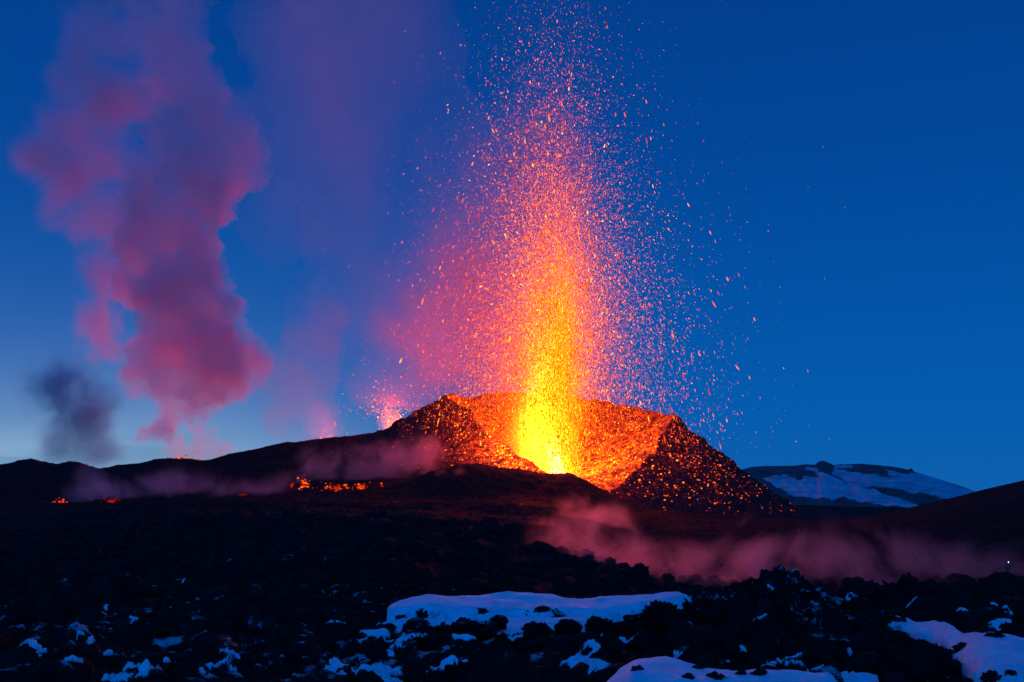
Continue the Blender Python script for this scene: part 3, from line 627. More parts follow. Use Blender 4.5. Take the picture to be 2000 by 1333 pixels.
# ------------------------------------------------------------------ glowing lava breakouts on the dark flow
crust = rock_mat('flow_crust', scale=0.8, bump=0.8, bdist=0.3)
def outbreak(px, py, w, h, Y, heat_, label, n=30):
    n = int(n * 3)
    e = bpy.data.objects.new('lava_breakout', None); col.objects.link(e); c = P(px, py, Y); e.location = c
    tag(e, label, 'lava', 'glowing breakouts on the dark lava flow')
    bv = []; bf = []; hv = []
    for q in range(n):
        r = (w / F * Y) * 0.5; hh_ = (h / F * Y) * 0.5
        a = rng.uniform(0, 6.28); rr2 = abs(rng.normal(0, 0.7))
        cx, cz = r * rr2 * math.cos(a), hh_ * rr2 * math.sin(a) + 0.3 * rng.normal() * hh_
        s_ = rng.lognormal(math.log(0.14), 0.5)
        bm = bmesh.new(); bmesh.ops.create_icosphere(bm, subdivisions=2, radius=1.0)
        vv = np.array([v.co[:] for v in bm.verts]); ff = np.array([[v.index for v in f.verts] for f in bm.faces]); bm.free()
        vv = vv * (1 + 0.5 * fbm(vv * 1.4 + q * 3.1, 3))[:, None] * s_ * np.array([[rng.uniform(0.8, 2.0), 1.0, rng.uniform(0.6, 1.3)]])
        vv = vv + np.array([[cx, cz * 0.5, cz]]); bf.append(ff + sum(len(b) for b in bv)); bv.append(vv); hv.append(np.full(len(vv), heat_ * 0.5 * rng.lognormal(0, 0.8)))
    mesh_obj('molten_lava', np.concatenate(bv), np.concatenate(bf), spray_m, e, attrs={'incand': np.concatenate(hv)})['kind'] = 'stuff'
    k = mesh_obj('lava_crust', np.concatenate(bv[::2]) * 1.15 + np.array([[0.5, 0.9, -0.3]]), np.concatenate([f - f.min() + i * len(bv[0]) for i, f in enumerate(bf[::2])]), crust, e); k['kind'] = 'stuff'
    return e
for a in [(594,944,22,16,338,1.1,'brightest glowing lava patch on the flow below the ridge',26),(655,952,50,12,336,0.55,'wide string of glowing lava specks in the middle of the flow',34),
          (706,950,26,12,336,0.7,'glowing lava patch at the right end of the string below the ridge',22),(655,970,16,7,330,0.25,'dull red lava patch under the wide string of specks',8),
          (570,947,10,8,338,0.3,'tiny red lava speck left of the brightest patch',5),
          (118,986,26,16,338,0.9,'glowing orange lava patch low on the far left slope',28),(30,1019,20,26,333,0.35,'dull red lava patch at the left picture edge',16),
          (222,978,36,12,338,0.28,'faint red lava specks right of the far left orange patch',14),(790,988,20,7,300,0.6,'small glowing patch on the near dark ridge below the mound',10),
          (1015,993,8,9,300,0.7,'tiny lone glowing lava spot straight below the crater',5),
          (352,895,44,6,484,0.8,'glowing lava line along the far ridge crest',22),(385,900,20,4,482,1.2,'bright short lava streak at the right of the far crest line',12),
          (475,966,14,5,330,0.2,'faint dull red lava speck on the flow at the left of centre',5),(745,946,6,6,334,0.8,'single bright lava speck between the flow and the mound',3)]:
    outbreak(*a)

# the eruptive fissure that feeds the tall plume, hidden behind the far crest: its glow lights the smoke from below
fis = bpy.data.objects.new('lava_fissure', None); col.objects.link(fis); fis.location = P(390, 938, 740); tag(fis, 'open glowing fissure behind the far crest under the tall plume', 'lava')
fp_ = np.column_stack([rng.uniform(-25, 25, 500), rng.uniform(-5, 5, 500), rng.uniform(0, 3, 500)]); fv_ = rng.normal(0, 2, (500, 3)) + np.array([[0, 0, 5]])
spray_mesh('molten_lava', fp_, fv_, np.full(500, 0.6), np.full(500, 1.5), np.full(500, 2.0), spray_m, fis)['kind'] = 'stuff'
glow_light(fis, (10, 0, 14), 1.35e6, 6.0)

# ------------------------------------------------------------------ embers lying on the slopes of the cone
crust_dark = None
em_meshes = []
for q in range(4):
    bm = bmesh.new(); bmesh.ops.create_icosphere(bm, subdivisions=2, radius=1)
    vv = np.array([v.co[:] for v in bm.verts]); dd = 1 + 0.6 * fbm(vv * 1.5 + q * 5 + 30, 3)
    for v, k in zip(bm.verts, dd): v.co = v.co * k; v.co.z *= 0.75
    me = bpy.data.meshes.new('ember'); bm.to_mesh(me); bm.free()
    for p2 in me.polygons: p2.use_smooth = True
    em_meshes.append([me] + [me.copy() for _ in range(3)])
em_mats = [lava_mat('ember_%s' % w, s) for w, s in (('dull', 0.45), ('red', 1.0), ('orange', 2.2), ('yellow', 4.0))]
for row in em_meshes:
    for me, mt in zip(row, em_mats): me.materials.append(mt)
nring = len(rings); cnt = 0; Vr = Vc.reshape(nring, NA, 3)
def ang_idx(a): return int(np.argmin(np.abs((ang - a + math.pi) % (2 * math.pi) - math.pi)))
while cnt < 300:
    u = rng.uniform()
    if u < 0.62:   a = rng.normal(-0.45, 0.42); d = abs(rng.normal(0, 34)) + 1; lab = 'glowing ember lying on the dark right flank of the main cone'; grp = 'embers on the right flank of the cone'
    elif u < 0.84: a = rng.normal(-2.75, 0.45); d = abs(rng.normal(0, 16)) + 1; lab = 'glowing ember lying on the left flank of the main cone'; grp = 'embers on the left flank of the cone'
    else:          a = rng.normal(-0.15, 0.2); d = rng.uniform(5, 80); lab = 'glowing ember lying on the dark right flank of the main cone'; grp = 'embers on the right flank of the cone'
    if d > 88: continue
    k = nin + 1 + int(nout * (d / 125.0) ** (1 / 1.15)); k = min(k, nring - 1)
    j = ang_idx(a); p_ = Vr[k, j]
    pc = 1000 + F * p_[0] / p_[1]; gz = float(ground_z(np.array([pc]), np.array([p_[1]]))[0])
    if gz > p_[2] - 0.1: continue
    lv = int(np.clip(rng.normal(2.0 - d / 60, 0.9), 0, 3)); s_ = min(0.36, rng.lognormal(math.log(0.22), 0.35))
    o = bpy.data.objects.new('ember', em_meshes[cnt % 4][lv]); col.objects.link(o); o.location = (p_[0], p_[1], p_[2] + 0.15 * s_)
    o.rotation_euler = (rng.uniform(-.4, .4), rng.uniform(-.4, .4), rng.uniform(0, 6.28)); o.scale = (s_ * rng.uniform(.8, 1.5), s_, s_)
    tag(o, lab, 'ember', grp); cnt += 1

# ------------------------------------------------------------------ foreground: clinker blocks and snow
block_mat = rock_mat('clinker', dust=True, scale=2.5, bump=1.0, bdist=0.08, base=(0.008, 0.0075, 0.008), base2=(0.022, 0.020, 0.021))
def rock_mesh(seed, sub=4, flat=0.75):
    bm = bmesh.new(); bmesh.ops.create_icosphere(bm, subdivisions=sub, radius=1)
    vv = np.array([v.co[:] for v in bm.verts])
    wv = vv + 0.25 * np.column_stack([fbm(vv * 2.5 + seed, 2), fbm(vv * 2.5 + seed + 9, 2), fbm(vv * 2.5 + seed + 19, 2)])
    r = 1 + 0.45 * fbm(wv * 1.1 + seed * 7.7, 3) + 0.34 * fbm(wv * 2.8 + seed, 3, gain=0.6, ridged=True) + 0.20 * np.maximum(0, fbm(wv * 8 + seed, 3, gain=0.7, ridged=True))
    vv = wv * np.maximum(0.35, r)[:, None]; vv[:, 2] *= flat
    vv[:, 2] -= np.percentile(vv[:, 2], 99.3) - 1; vv[:, :2] /= np.percentile(np.abs(vv[:, :2]), 97)
    for v, k in zip(bm.verts, vv): v.co = k
    me = bpy.data.meshes.new('lava_block'); bm.to_mesh(me); bm.free()
    me.polygons.foreach_set('use_smooth', np.full(len(me.polygons), sub > 2)); me.materials.append(block_mat); return me
rocks = [rock_mesh(s_, 5, f_) for s_, f_ in zip(range(9), (0.8, 0.65, 0.95, 0.75, 1.1, 0.7, 0.85, 0.6, 1.0))]
hero_rocks = [rock_mesh(s_ + 40, 6, 0.85) for s_ in range(4)]
def gz1(px, Y): return float(ground_z(np.array([float(px)]), np.array([float(Y)]))[0])
def place_rock(px, py_top, w, Y, label, grp=None, mesh=None, flat=1.0):
    """a block whose top shows at py_top and whose width is w photo pixels"""
    s_ = w / F * Y / 2; top = P(px, py_top, Y)
    o = bpy.data.objects.new('lava_block', mesh or rocks[random.randrange(9)]); col.objects.link(o)
    o.scale = (s_, s_ * 0.9, s_ * flat); o.location = (top.x, Y, top.z - s_ * flat); o.rotation_euler = (random.uniform(-.2, .2), random.uniform(-.2, .2), random.uniform(0, 6.28))
    tag(o, label, 'lava block', grp); return o
place_rock(1500, 1119, 230, 27, 'big jagged lava block rising highest right of the snow bank', mesh=hero_rocks[0], flat=1.0)
place_rock(1562, 1134, 170, 27.5, 'rounded clinker shoulder joined to the right of the highest block', mesh=hero_rocks[1], flat=1.1)
place_rock(1395, 1158, 165, 26, 'low spiny lava block between the snow bank and the highest block', mesh=hero_rocks[2])
place_rock(1455, 1180, 280, 24.5, 'broad clinker mass under the highest block', mesh=hero_rocks[3], flat=1.0)
place_rock(1590, 1190, 220, 25, 'dark clinker mass right under the rounded shoulder', mesh=hero_rocks[0])
place_rock(1690, 1138, 150, 33, 'serrated lava block half lost in the violet steam', mesh=hero_rocks[1], flat=0.9)
place_rock(1780, 1131, 190, 34, 'flat-topped lava block with frosted crest in the steam', mesh=hero_rocks[2], flat=0.9)
place_rock(1735, 1165, 190, 33, 'wide dark block below the flat-topped one in the steam', mesh=hero_rocks[3])
place_rock(800, 1127, 72, 38, 'rounded spiky lava block behind the left end of the snow bank', mesh=hero_rocks[3], flat=0.9)
place_rock(1085, 1152, 30, 34, 'small dark block peeking over the middle of the snow bank')
place_rock(1295, 1178, 110, 24, 'dark block wedged under the right tip of the snow bank', mesh=hero_rocks[1])
place_rock(1550, 1240, 260, 21, 'large clinker heap in the middle right foreground', mesh=hero_rocks[2])
place_rock(1700, 1255, 230, 20, 'large clinker heap left of the right snow slope', mesh=hero_rocks[0])
place_rock(1780, 1270, 180, 19, 'low dark clinker beside the lower edge of the right snow slope', mesh=hero_rocks[3])
place_rock(1840, 1198, 80, 27, 'small dark block on top of the right snow slope', mesh=hero_rocks[1], flat=0.7)
place_rock(1400, 1240, 150, 21.5, 'dark block beside the pale broken snow lump', mesh=hero_rocks[0])
grp = 'black lava blocks strewn over the foreground'
pts = []
for px, py, w, Y in ((815,1208,62,24),(860,1222,56,23.5),(905,1207,50,24.5),(945,1212,44,24.5),(975,1203,36,25),(1050,1215,60,24),(1110,1210,46,24.5),(1170,1205,52,25),(1210,1215,54,24),(1000,1235,70,22.5),
                     (730,1248,60,22),(790,1250,60,21.5),(890,1262,80,21),(960,1258,70,21),(1020,1275,80,20),(1110,1265,80,20.5),(1190,1240,56,22),(680,1215,56,25),(640,1220,50,26),(1240,1200,48,25),(1260,1235,60,23),(1760,1236,44,22.5),(1795,1250,50,22),(1835,1262,56,21),(1862,1290,60,19.5),(1875,1322,70,18),(1905,1262,26,21.5),(1240,1300,46,19),(1330,1308,40,18.6),(1400,1322,40,18.2),(1470,1316,44,18.3),(1560,1328,60,18),(1640,1318,50,18),
                     (590,1260,70,21),(520,1250,70,22),(460,1270,60,21),(1150,1285,90,19),(1060,1300,80,18.5),(740,1300,60,18.5),(640,1300,80,18.5),(700,1280,50,20),(380,1290,80,19),(250,1290,70,19.5)):
    place_rock(px, py, w * 1.1, Y, 'black jagged lava block in the foreground rubble', grp); pts.append((px, Y))
k = len(pts)
while k < 245:
    Y = 15 * math.exp(rng.uniform(0, 1) ** 1.1 * math.log(60 / 15)); px = rng.uniform(-60, 2060)
    if (700 < px < 1350 and 20.5 < Y < 34) or (px > 1740 and Y < 30 and rng.uniform() < 0.9) or (1150 < px < 1750 and Y < 20): continue
    s_ = rng.lognormal(math.log(0.27), 0.35) * (1 + Y / 80); x = (px - 1000) / F * Y
    o = bpy.data.objects.new('lava_block', rocks[k % 9]); col.objects.link(o); o.location = (x, Y, gz1(px, Y) - 0.25 * s_)
    o.scale = (s_ * rng.uniform(.8, 1.4), s_, s_ * rng.uniform(.7, 1.3)); o.rotation_euler = (rng.uniform(-.4, .4), rng.uniform(-.4, .4), rng.uniform(0, 6.28))
    tag(o, 'black jagged lava block in the foreground rubble', 'lava block', grp); k += 1
# fine rubble: one mass
bv = []; bf = []; off = 0
protos = []
for q in range(8):
    bm = bmesh.new(); bmesh.ops.create_icosphere(bm, subdivisions=3, radius=1)
    vv = np.array([v.co[:] for v in bm.verts]); ff = np.array([[v.index for v in f.verts] for f in bm.faces]); bm.free()
    protos.append((vv * (1 + 0.6 * fbm(vv * 1.3 + q * 9, 3) + 0.4 * fbm(vv * 3.5 + q, 3, gain=0.65, ridged=True))[:, None], ff))
NR = 11000
Yr = 13 * np.exp(rng.uniform(0, 1, NR) ** 0.9 * math.log(150 / 13)); pr = rng.uniform(-150, 2150, NR)
keepr = ~((pr > 1760) & (Yr < 28)) & ~((pr > 1170) & (pr < 1740) & (Yr < 19.5)) & ~((pr > 770) & (pr < 1340) & (Yr > 26) & (Yr < 34)) 
Yr = Yr[keepr]; pr = pr[keepr]; zr = ground_z(pr, Yr)
for i in range(len(Yr)):
    vv, ff = protos[i % 4 + (4 if Yr[i] > 32 else 0)]; s_ = rng.lognormal(math.log(0.13), 0.45) * (1 + Yr[i] / 60); a = rng.uniform(0, 6.28); ca, sa = math.cos(a), math.sin(a)
    w_ = vv * np.array([s_ * rng.uniform(.8, 1.5), s_, s_ * rng.uniform(.6, 1.2)]); w_ = np.column_stack([w_[:, 0] * ca - w_[:, 1] * sa, w_[:, 0] * sa + w_[:, 1] * ca, w_[:, 2]])
    bv.append(w_ + np.array([[(pr[i] - 1000) / F * Yr[i], Yr[i], zr[i] + 0.1 * s_]])); bf.append(ff + off); off += len(vv)
rub = mesh_obj('lava_rubble', np.concatenate(bv), np.concatenate(bf), block_mat)
tag(rub, 'fine black clinker rubble covering the foreground', 'rubble', kind='stuff')

# snow
snow_m, t = new_mat('wind_packed_snow'); o_ = N(t, 'ShaderNodeOutputMaterial'); b_ = N(t, 'ShaderNodeBsdfPrincipled')
g_ = N(t, 'ShaderNodeNewGeometry'); b_.inputs['Roughness'].default_value = 0.7
n_ = N(t, 'ShaderNodeTexNoise', ins={'Scale': 1.6, 'Detail': 6.0, 'Roughness': 0.6}); t.links.new(g_.outputs['Position'], n_.inputs['Vector'])
n8 = N(t, 'ShaderNodeTexNoise', ins={'Scale': 9.0, 'Detail': 8.0, 'Roughness': 0.75}); t.links.new(g_.outputs['Position'], n8.inputs['Vector'])
ash = math_n(t, 'MULTIPLY', maprange(t, n8.outputs[0], 0.56, 0.72), maprange(t, n_.outputs[0], 0.42, 0.62, 0.15, 0.8))
t.links.new(mix_rgb(t, ash, mix_rgb(t, maprange(t, n_.outputs[0], 0.3, 0.7), (0.62, 0.68, 0.74, 1), (0.80, 0.85, 0.89, 1)), (0.16, 0.17, 0.19, 1)), b_.inputs['Base Color'])
n6 = N(t, 'ShaderNodeTexNoise', ins={'Scale': 14.0, 'Detail': 5.0, 'Roughness': 0.7}); t.links.new(g_.outputs['Position'], n6.inputs['Vector'])
bp_ = N(t, 'ShaderNodeBump', ins={'Strength': 0.7, 'Distance': 0.05}); t.links.new(n6.outputs[0], bp_.inputs['Height']); t.links.new(bp_.outputs[0], b_.inputs['Normal'])
t.links.new(b_.outputs[0], o_.inputs[0])
def ray_ground(px, py, y0=11.0, y1=60.0):
    """depth at which the line of sight meets the ground"""
    Ys = np.geomspace(y0, y1, 260); zl = (HY - py) / F * Ys; zg = ground_base(np.full_like(Ys, px), Ys)
    zg = zg + 0.32; k = np.argmax(zl < zg); return Ys[k] if (zl < zg).any() else y1
def snow_bank(name, outline, Ymax, reach, label, seed=0, bulge=1.0, kind=None):
    """outline: (column, crest row, foot row). A wind drift: foot on the ground, swelling up to a crest, falling away behind."""
    cols = np.arange(outline[0][0], outline[-1][0] + 0.1, 1.5)
    tp = np.interp(cols, [a[0] for a in outline], [a[1] for a in outline]); bt = np.interp(cols, [a[0] for a in outline], [a[2] for a in outline])
    sm_f = lambda v, n: np.convolve(np.pad(v, n, mode='edge'), np.hanning(2 * n + 1) / np.hanning(2 * n + 1).sum(), 'valid')
    tp = sm_f(tp, 7); bt = sm_f(bt, 7)
    yn = np.array([ray_ground(c_, b_) for c_, b_ in zip(cols, bt)]); yn = np.minimum(yn, Ymax); yn = sm_f(yn, 36)
    hb = np.clip((bt - tp) / F * yn, 0.02, None); yf = yn + np.clip(hb * reach, 0.25, 7)
    nvv = 48; rows_ = []; us = []
    for k in range(-4, nvv + 1):
        u = k / nvv
        if k < 0:
            d = -k * 0.16; Yk = yn - d; z = (HY - bt) / F * yn - d * 1.6
        elif u <= 0.72:
            s_ = u / 0.72; Yk = yn + (yf - yn) * (1 - math.cos(s_ * math.pi / 2)) ** 1.1
            zb = (HY - bt) / F * yn; zt = (HY - tp) / F * yf; z = zb + (zt - zb) * (math.sin(s_ * math.pi / 2)) ** (1.0 / bulge)
        else:
            s_ = (u - 0.72) / 0.28; Yk = yf + (1.2 + (yf - yn) * 0.4) * s_; z = (HY - tp) / F * yf - 1.3 * s_ ** 2
        rows_.append(np.column_stack([(cols - 1000) / F * Yk, Yk, CZ + z])); us.append(max(0.0, u))
    Vv = np.concatenate(rows_); uu = np.repeat(us, len(cols))
    Vv[:, 2] += 0.15 * fbm(Vv / 1.7 + seed, 3) + 0.05 * fbm(Vv / 0.45 + seed, 4)
    lowf = np.clip(1 - uu * 2.2, 0, 1)
    Vv[:, 1] += 0.55 * fbm(Vv / 0.9 + seed + 9, 4) * lowf; Vv[:, 2] += 0.28 * fbm(Vv / 0.5 + seed + 29, 4, ridged=True) * lowf
    o = mesh_obj(name, Vv, grid_faces(nvv + 5, len(cols)), snow_m); tag(o, label, 'snow', kind=kind); return o
snow_bank('snow_bank', [(757,1192,1196),(764,1180,1206),(785,1172,1212),(805,1166,1210),(840,1160,1209),(890,1163,1212),(950,1160,1216),(1000,1159,1218),(1060,1161,1218),(1110,1170,1216),(1150,1172,1214),(1200,1167,1208),(1250,1160,1200),(1300,1153,1188),(1325,1153,1178),(1343,1160,1172),(1351,1170,1174)], 27, 3.6, 'long smooth blue snow bank with overhanging right tip', 1, 1.25)
snow_bank('snow_bank', [(735,1222,1226),(760,1210,1235),(790,1203,1240),(830,1203,1238),(870,1212,1240),(920,1222,1250),(980,1213,1255),(1040,1210,1250),(1100,1205,1250),(1150,1200,1245),(1160,1206,1240),(1175,1215,1235)], 26, 3.5, 'lumpy snow shelf directly below the long snow bank', 5, 1.1)
snow_bank('snow_bank', [(1730,1205,1210),(1745,1201,1222),(1770,1206,1240),(1800,1213,1250),(1830,1212,1262),(1855,1225,1285),(1880,1242,1318),(1905,1238,1335),(1935,1235,1345),(1970,1243,1350),(2010,1251,1355),(2080,1262,1360)], 27, 4.0, 'broad snow slope filling the right foreground corner', 11, 1.0)
snow_bank('snow_bank', [(1185,1340,1420),(1212,1308,1420),(1245,1291,1420),(1280,1290,1420),(1320,1298,1420),(1370,1312,1420),(1430,1318,1420),(1480,1314,1420),(1540,1322,1420),(1600,1322,1420),(1660,1316,1400),(1690,1318,1360),(1712,1326,1332)], 20, 3.5, 'snow drift along the bottom edge below the clinker heap', 15, 1.0)
bpy.context.view_layer.update(); DG = bpy.context.evaluated_depsgraph_get()
SKIP = ('puff', 'smoke', 'steam', 'veil', 'jet', 'lava_bomb', 'gas', 'snow')
def cast(org, d):
    o = Vector(org)
    for _ in range(12):
        hit, loc, nor, idx, ob, mtx = S.ray_cast(DG, o, d)
        if not hit: return None
        if not any(k in ob.name for k in SKIP): return loc
        o = loc + Vector(d) * 0.02
    return None
def snow_patch(px, py, w, h, Y, label, seed):
    """a ragged sheet of snow draped over the blocks; it fills the hollows between them"""
    q = P(px, py, 1.0); hit = cast((0, 0, CZ), (q - Vector((0, 0, CZ))).normalized())
    if hit is None: return
    Yh = hit.y; sx_ = w / F * Yh / 2 * ((1.2 if w > 40 else 1.0) * (1.4 if 650 < px < 1270 else 1.0)); sy_ = max(h / F * Yh / 2 * 3.0, sx_ * 0.5)
    m = 44; gx, gy = np.meshgrid(np.linspace(-1, 1, m), np.linspace(-1, 1, m), indexing='ij'); gx = gx.ravel(); gy = gy.ravel()
    tw = rng.uniform(-0.4, 0.4); xx = hit.x + gx * sx_ * 1.35 - tw * gy * sy_; yy = hit.y + gy * sy_ * 1.35
    zz_ = np.empty(m * m)
    for i in range(m * m):
        r_ = cast((xx[i], yy[i], hit.z + 1.2), (0, 0, -1)); zz_[i] = min(r_.z, hit.z + 0.35) if r_ else hit.z
    g = zz_.reshape(m, m); sm = g.copy()
    for _ in range(12): p4 = np.pad(sm, 1, mode='edge'); sm = 0.4 * sm + 0.15 * (p4[2:, 1:-1] + p4[:-2, 1:-1] + p4[1:-1, 2:] + p4[1:-1, :-2])
    pp = np.column_stack([gx, gy, np.full(m * m, seed * 3.7)])
    cover = 0.72 - np.hypot(gx, gy) + 0.75 * fbm(pp * 1.5, 2) + 0.45 * fbm(pp * 4.5 + 5, 3) + np.clip((sm - g).ravel() * 1.2, -0.5, 0.4)
    gr_x, gr_y = np.gradient(sm * 0.5 + g * 0.5, sx_ * 2.7 / m, sy_ * 2.7 / m); cover = cover - np.clip(np.hypot(gr_x, gr_y).ravel() - 0.9, 0, 1.5) * 0.9
    edge_ = np.clip(cover / 0.35, 0, 1).reshape(m, m)
    top = np.minimum(np.maximum(sm, g), g + 0.25) * 0.6 + np.maximum(g, sm - 0.1) * 0.4 + (0.012 + 0.05 * np.sqrt(edge_))
    top = np.where(edge_ <= 0, g - 0.03, top)
    fq = grid_faces(m, m)[:, ::-1]; fq = fq[(cover[fq] > 0).sum(1) >= 2]
    if len(fq) < 4: return None
    lab_ = np.arange(m * m)
    for _ in range(200):
        mn = lab_[fq].min(1); old = lab_.copy(); np.minimum.at(lab_, fq.ravel(), np.repeat(mn, 4))
        if (old == lab_).all(): break
    ids, cn = np.unique(lab_[fq[:, 0]], return_counts=True); fq = fq[lab_[fq[:, 0]] == ids[np.argmax(cn)]]
    used = np.unique(fq); re_ = np.full(m * m, -1); re_[used] = np.arange(len(used))
    V2 = np.column_stack([xx, yy, top.ravel()])[used]; cen_ = np.array([[hit.x, hit.y, hit.z]])
    o = mesh_obj('snow_patch', V2 - cen_, re_[fq], snow_m); o.location = hit
    tag(o, label, 'snow'); return o
for i, a in enumerate([(1650-990,1215,56,18,25,'pointed snow patch left of the lumpy shelf'),(68,1256,52,16,22.5,'largest snow patch among the far left blocks'),(448,1303,76,26,18.5,'curved snow patch with a dark hole at the left bottom'),
          (82,1280,22,8,21,'small curved snow patch under the largest far left one'),(160,1330,44,14,17,'snow strip at the bottom left edge'),(226,1330,44,16,17,'snow strip right of the bottom left one'),
          (240,1183,20,24,33,'forked snow scrap on the dark left slope'),(205,1188,14,12,33,'snow scrap left of the forked one'),(256,1217,16,12,29,'rounded snow scrap below the forked one'),(212,1170,14,9,36,'topmost snow scrap of the left slope'),
          (155,1242,18,14,25,'spiky snow scrap above the curved left patch'),(178,1249,10,12,25,'thin snow scrap beside the spiky one'),(216,1278,14,12,21,'snow scrap in the middle of the left blocks'),
          (255,1303,26,10,19,'snow scrap left of the hooked pair'),(285,1305,22,18,19,'hooked snow scrap near the left bottom'),(327,1292,14,8,20,'small snow scrap above the curved patch'),
          (355,1145,5,9,42,'tiny pinkish snow scrap high on the dark slope'),(830,1270,70,34,20.5,'snow apron between the blocks left of centre'),(770,1262,22,40,20.5,'narrow snow tongue running down between two blocks'),
          (745,1312,90,22,18.3,'snow sheet at the bottom left of centre'),(860,1300,80,22,18.6,'pale snow patch low left of centre'),(905,1255,40,12,22,'thin snow ledge above the middle blocks'),(1005,1240,22,10,23,'small snow patch between the middle blocks'),
          (1140,1272,50,18,20.5,'snow patch right of the middle blocks'),(1165,1298,34,16,19,'rounded snow lump low in the middle'),(1215,1250,60,14,23,'flat snow ledge right of the middle blocks'),(1180,1232,30,36,24,'snow tongue under the shelf right end'),
          (740,1240,60,12,22.8,'arched snow cap on the block left of centre'),(1332,1285,24,34,20,'pale broken snow lump standing in the clinker'),(1475,1205,44,10,23.5,'thin snow streak on the clinker mass'),(1500,1140,18,10,26,'small snow fleck on the highest block'),
          (1510,1285,44,22,19.5,'snow pocket above the bottom drift'),(1450,1280,12,8,19.5,'tiny snow fleck left of the snow pocket'),(1420,1292,14,10,19.2,'tiny snow fleck low in the clinker'),(1675,1262,12,24,19.5,'upright snow sliver in the right clinker heap'),(1560,1300,60,16,18.5,'thin snow skirt right of the bottom drift'),
          (1772,1188,34,10,30,'snow scrap on the block under the steam'),(1870,1198,40,12,29,'snow scrap behind the small dark block'),(1940,1222,56,26,30,'rounded snow hump seen through the steam'),(1937,1180,14,14,36,'hooked snow scrap at the right in the steam'),
          (1968,1188,18,8,36,'small snow scrap at the right edge in the steam'),(1345,1190,10,5,25,'tiny snow fleck at the tip of the snow bank'),(650,1310,40,14,18.3,'snow strip left of the bottom sheet'),(1660,1185-20,14,8,32,'frosted fleck on the serrated block')]):
    snow_patch(*a, i)

# blocks poking through the drifts
SKIP2 = tuple(k for k in SKIP if k != 'snow'); SKIP = SKIP2; bpy.context.view_layer.update(); DG = bpy.context.evaluated_depsgraph_get()
spots = [(rng.uniform(1750, 1990), rng.uniform(1232, 1330)) for _ in range(9)] + [(rng.uniform(1230, 1690), rng.uniform(1306, 1332)) for _ in range(8)] + [(rng.uniform(775, 1300), rng.uniform(1188, 1212)) for _ in range(9)]
hits = [cast((0, 0, CZ), (P(a_, b_, 1.0) - Vector((0, 0, CZ))).normalized()) for a_, b_ in spots]
for i, h_ in enumerate(hits):
    if h_ is None: continue
    o = bpy.data.objects.new('lava_block', rocks[i % 9]); col.objects.link(o); s_ = rng.uniform(9, 24) / F * h_.y
    o.location = (h_.x, h_.y + 0.1, h_.z - 0.45 * s_); o.scale = (s_ * 1.25, s_, s_ * 0.9); o.rotation_euler = (rng.uniform(-.4, .4), rng.uniform(-.4, .4), rng.uniform(0, 6.28))
    tag(o, 'small black lava block poking through a snow bank', 'lava block', 'small lava blocks sunk in the snow banks')

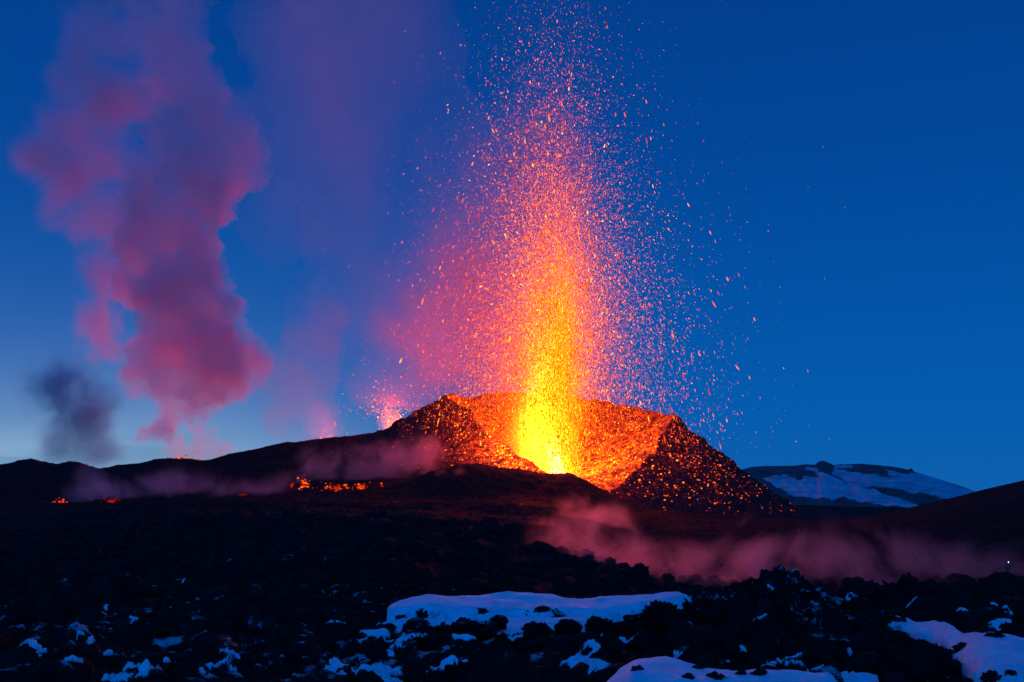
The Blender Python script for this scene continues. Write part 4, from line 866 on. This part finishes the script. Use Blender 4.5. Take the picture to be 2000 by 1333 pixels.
# ------------------------------------------------------------------ a hiker with a head lamp, far right
def hiker(px, py_head, Y, label):
    e = bpy.data.objects.new('person', None); col.objects.link(e); head = P(px, py_head, Y); e.location = (head.x, Y, head.z - 1.68); tag(e, label, 'person')
    J = [(0, 0, 0.95), (0, 0, 1.2), (0, 0, 1.42), (0, 0, 1.52), (0, 0.02, 1.64), (0, 0.01, 1.76),
         (0.1, 0, 0.88), (0.12, 0.04, 0.5), (0.13, -0.02, 0.08), (0.13, 0.14, 0.04), (-0.1, 0, 0.88), (-0.12, 0.06, 0.5), (-0.13, 0.02, 0.08), (-0.13, 0.18, 0.04),
         (0.2, 0, 1.4), (0.27, 0.02, 1.12), (0.22, -0.16, 0.95), (0.2, -0.22, 0.9), (-0.2, 0, 1.4), (-0.28, 0.02, 1.12), (-0.24, -0.14, 0.94), (-0.22, -0.2, 0.89)]
    E = [(0, 1), (1, 2), (2, 3), (3, 4), (4, 5), (0, 6), (6, 7), (7, 8), (8, 9), (0, 10), (10, 11), (11, 12), (12, 13), (2, 14), (14, 15), (15, 16), (16, 17), (2, 18), (18, 19), (19, 20), (20, 21)]
    Rr = [.17, .16, .17, .07, .11, .08, .11, .08, .06, .05, .11, .08, .06, .05, .09, .06, .045, .035, .09, .06, .045, .035]
    me = bpy.data.meshes.new('body'); me.from_pydata(J, E, []); o = bpy.data.objects.new('body', me); col.objects.link(o)
    o.modifiers.new('s', 'SKIN'); o.modifiers.new('b', 'SUBSURF').levels = 1
    for v, r in zip(me.skin_vertices[0].data, Rr): v.radius = (r, r)
    me.skin_vertices[0].data[0].use_root = True
    dg = bpy.context.evaluated_depsgraph_get(); m2 = bpy.data.meshes.new_from_object(o.evaluated_get(dg)); o.modifiers.clear(); o.data = m2; m2.name = 'body'
    cm, t = new_mat('dark_outdoor_clothes'); oo = N(t, 'ShaderNodeOutputMaterial'); bb = N(t, 'ShaderNodeBsdfPrincipled'); nn = N(t, 'ShaderNodeTexNoise', ins={'Scale': 9.0})
    t.links.new(mix_rgb(t, nn.outputs[0], (0.015, 0.016, 0.02, 1), (0.04, 0.04, 0.05, 1)), bb.inputs['Base Color']); t.links.new(bb.outputs[0], oo.inputs[0]); m2.materials.append(cm); o.parent = e
    bm = bmesh.new(); bmesh.ops.create_cone(bm, cap_ends=True, segments=20, radius1=0.03, radius2=0.035, depth=0.05, matrix=Matrix.Translation((0, -0.15, 1.68)) @ Matrix.Rotation(math.radians(90), 4, 'X'))
    b3 = bmesh.new(); bmesh.ops.create_cone(b3, cap_ends=False, segments=24, radius1=0.118, radius2=0.118, depth=0.03, matrix=Matrix.Translation((0, 0.01, 1.68)))
    me = bpy.data.meshes.new('strap'); b3.to_mesh(me); b3.free(); me.materials.append(cm); so = bpy.data.objects.new('strap', me); col.objects.link(so); so.parent = e
    me = bpy.data.meshes.new('head_lamp'); bm.to_mesh(me); bm.free()
    hm, t = new_mat('white_lamp'); oo = N(t, 'ShaderNodeOutputMaterial'); ee = N(t, 'ShaderNodeEmission'); ee.inputs[0].default_value = (0.8, 0.9, 1, 1); ee.inputs[1].default_value = 5.0; t.links.new(ee.outputs[0], oo.inputs[0])
    me.materials.append(hm); ho = bpy.data.objects.new('head_lamp', me); col.objects.link(ho); ho.parent = e
hiker(1968, 1098, 100, 'hiker in dark clothes with a white head lamp')
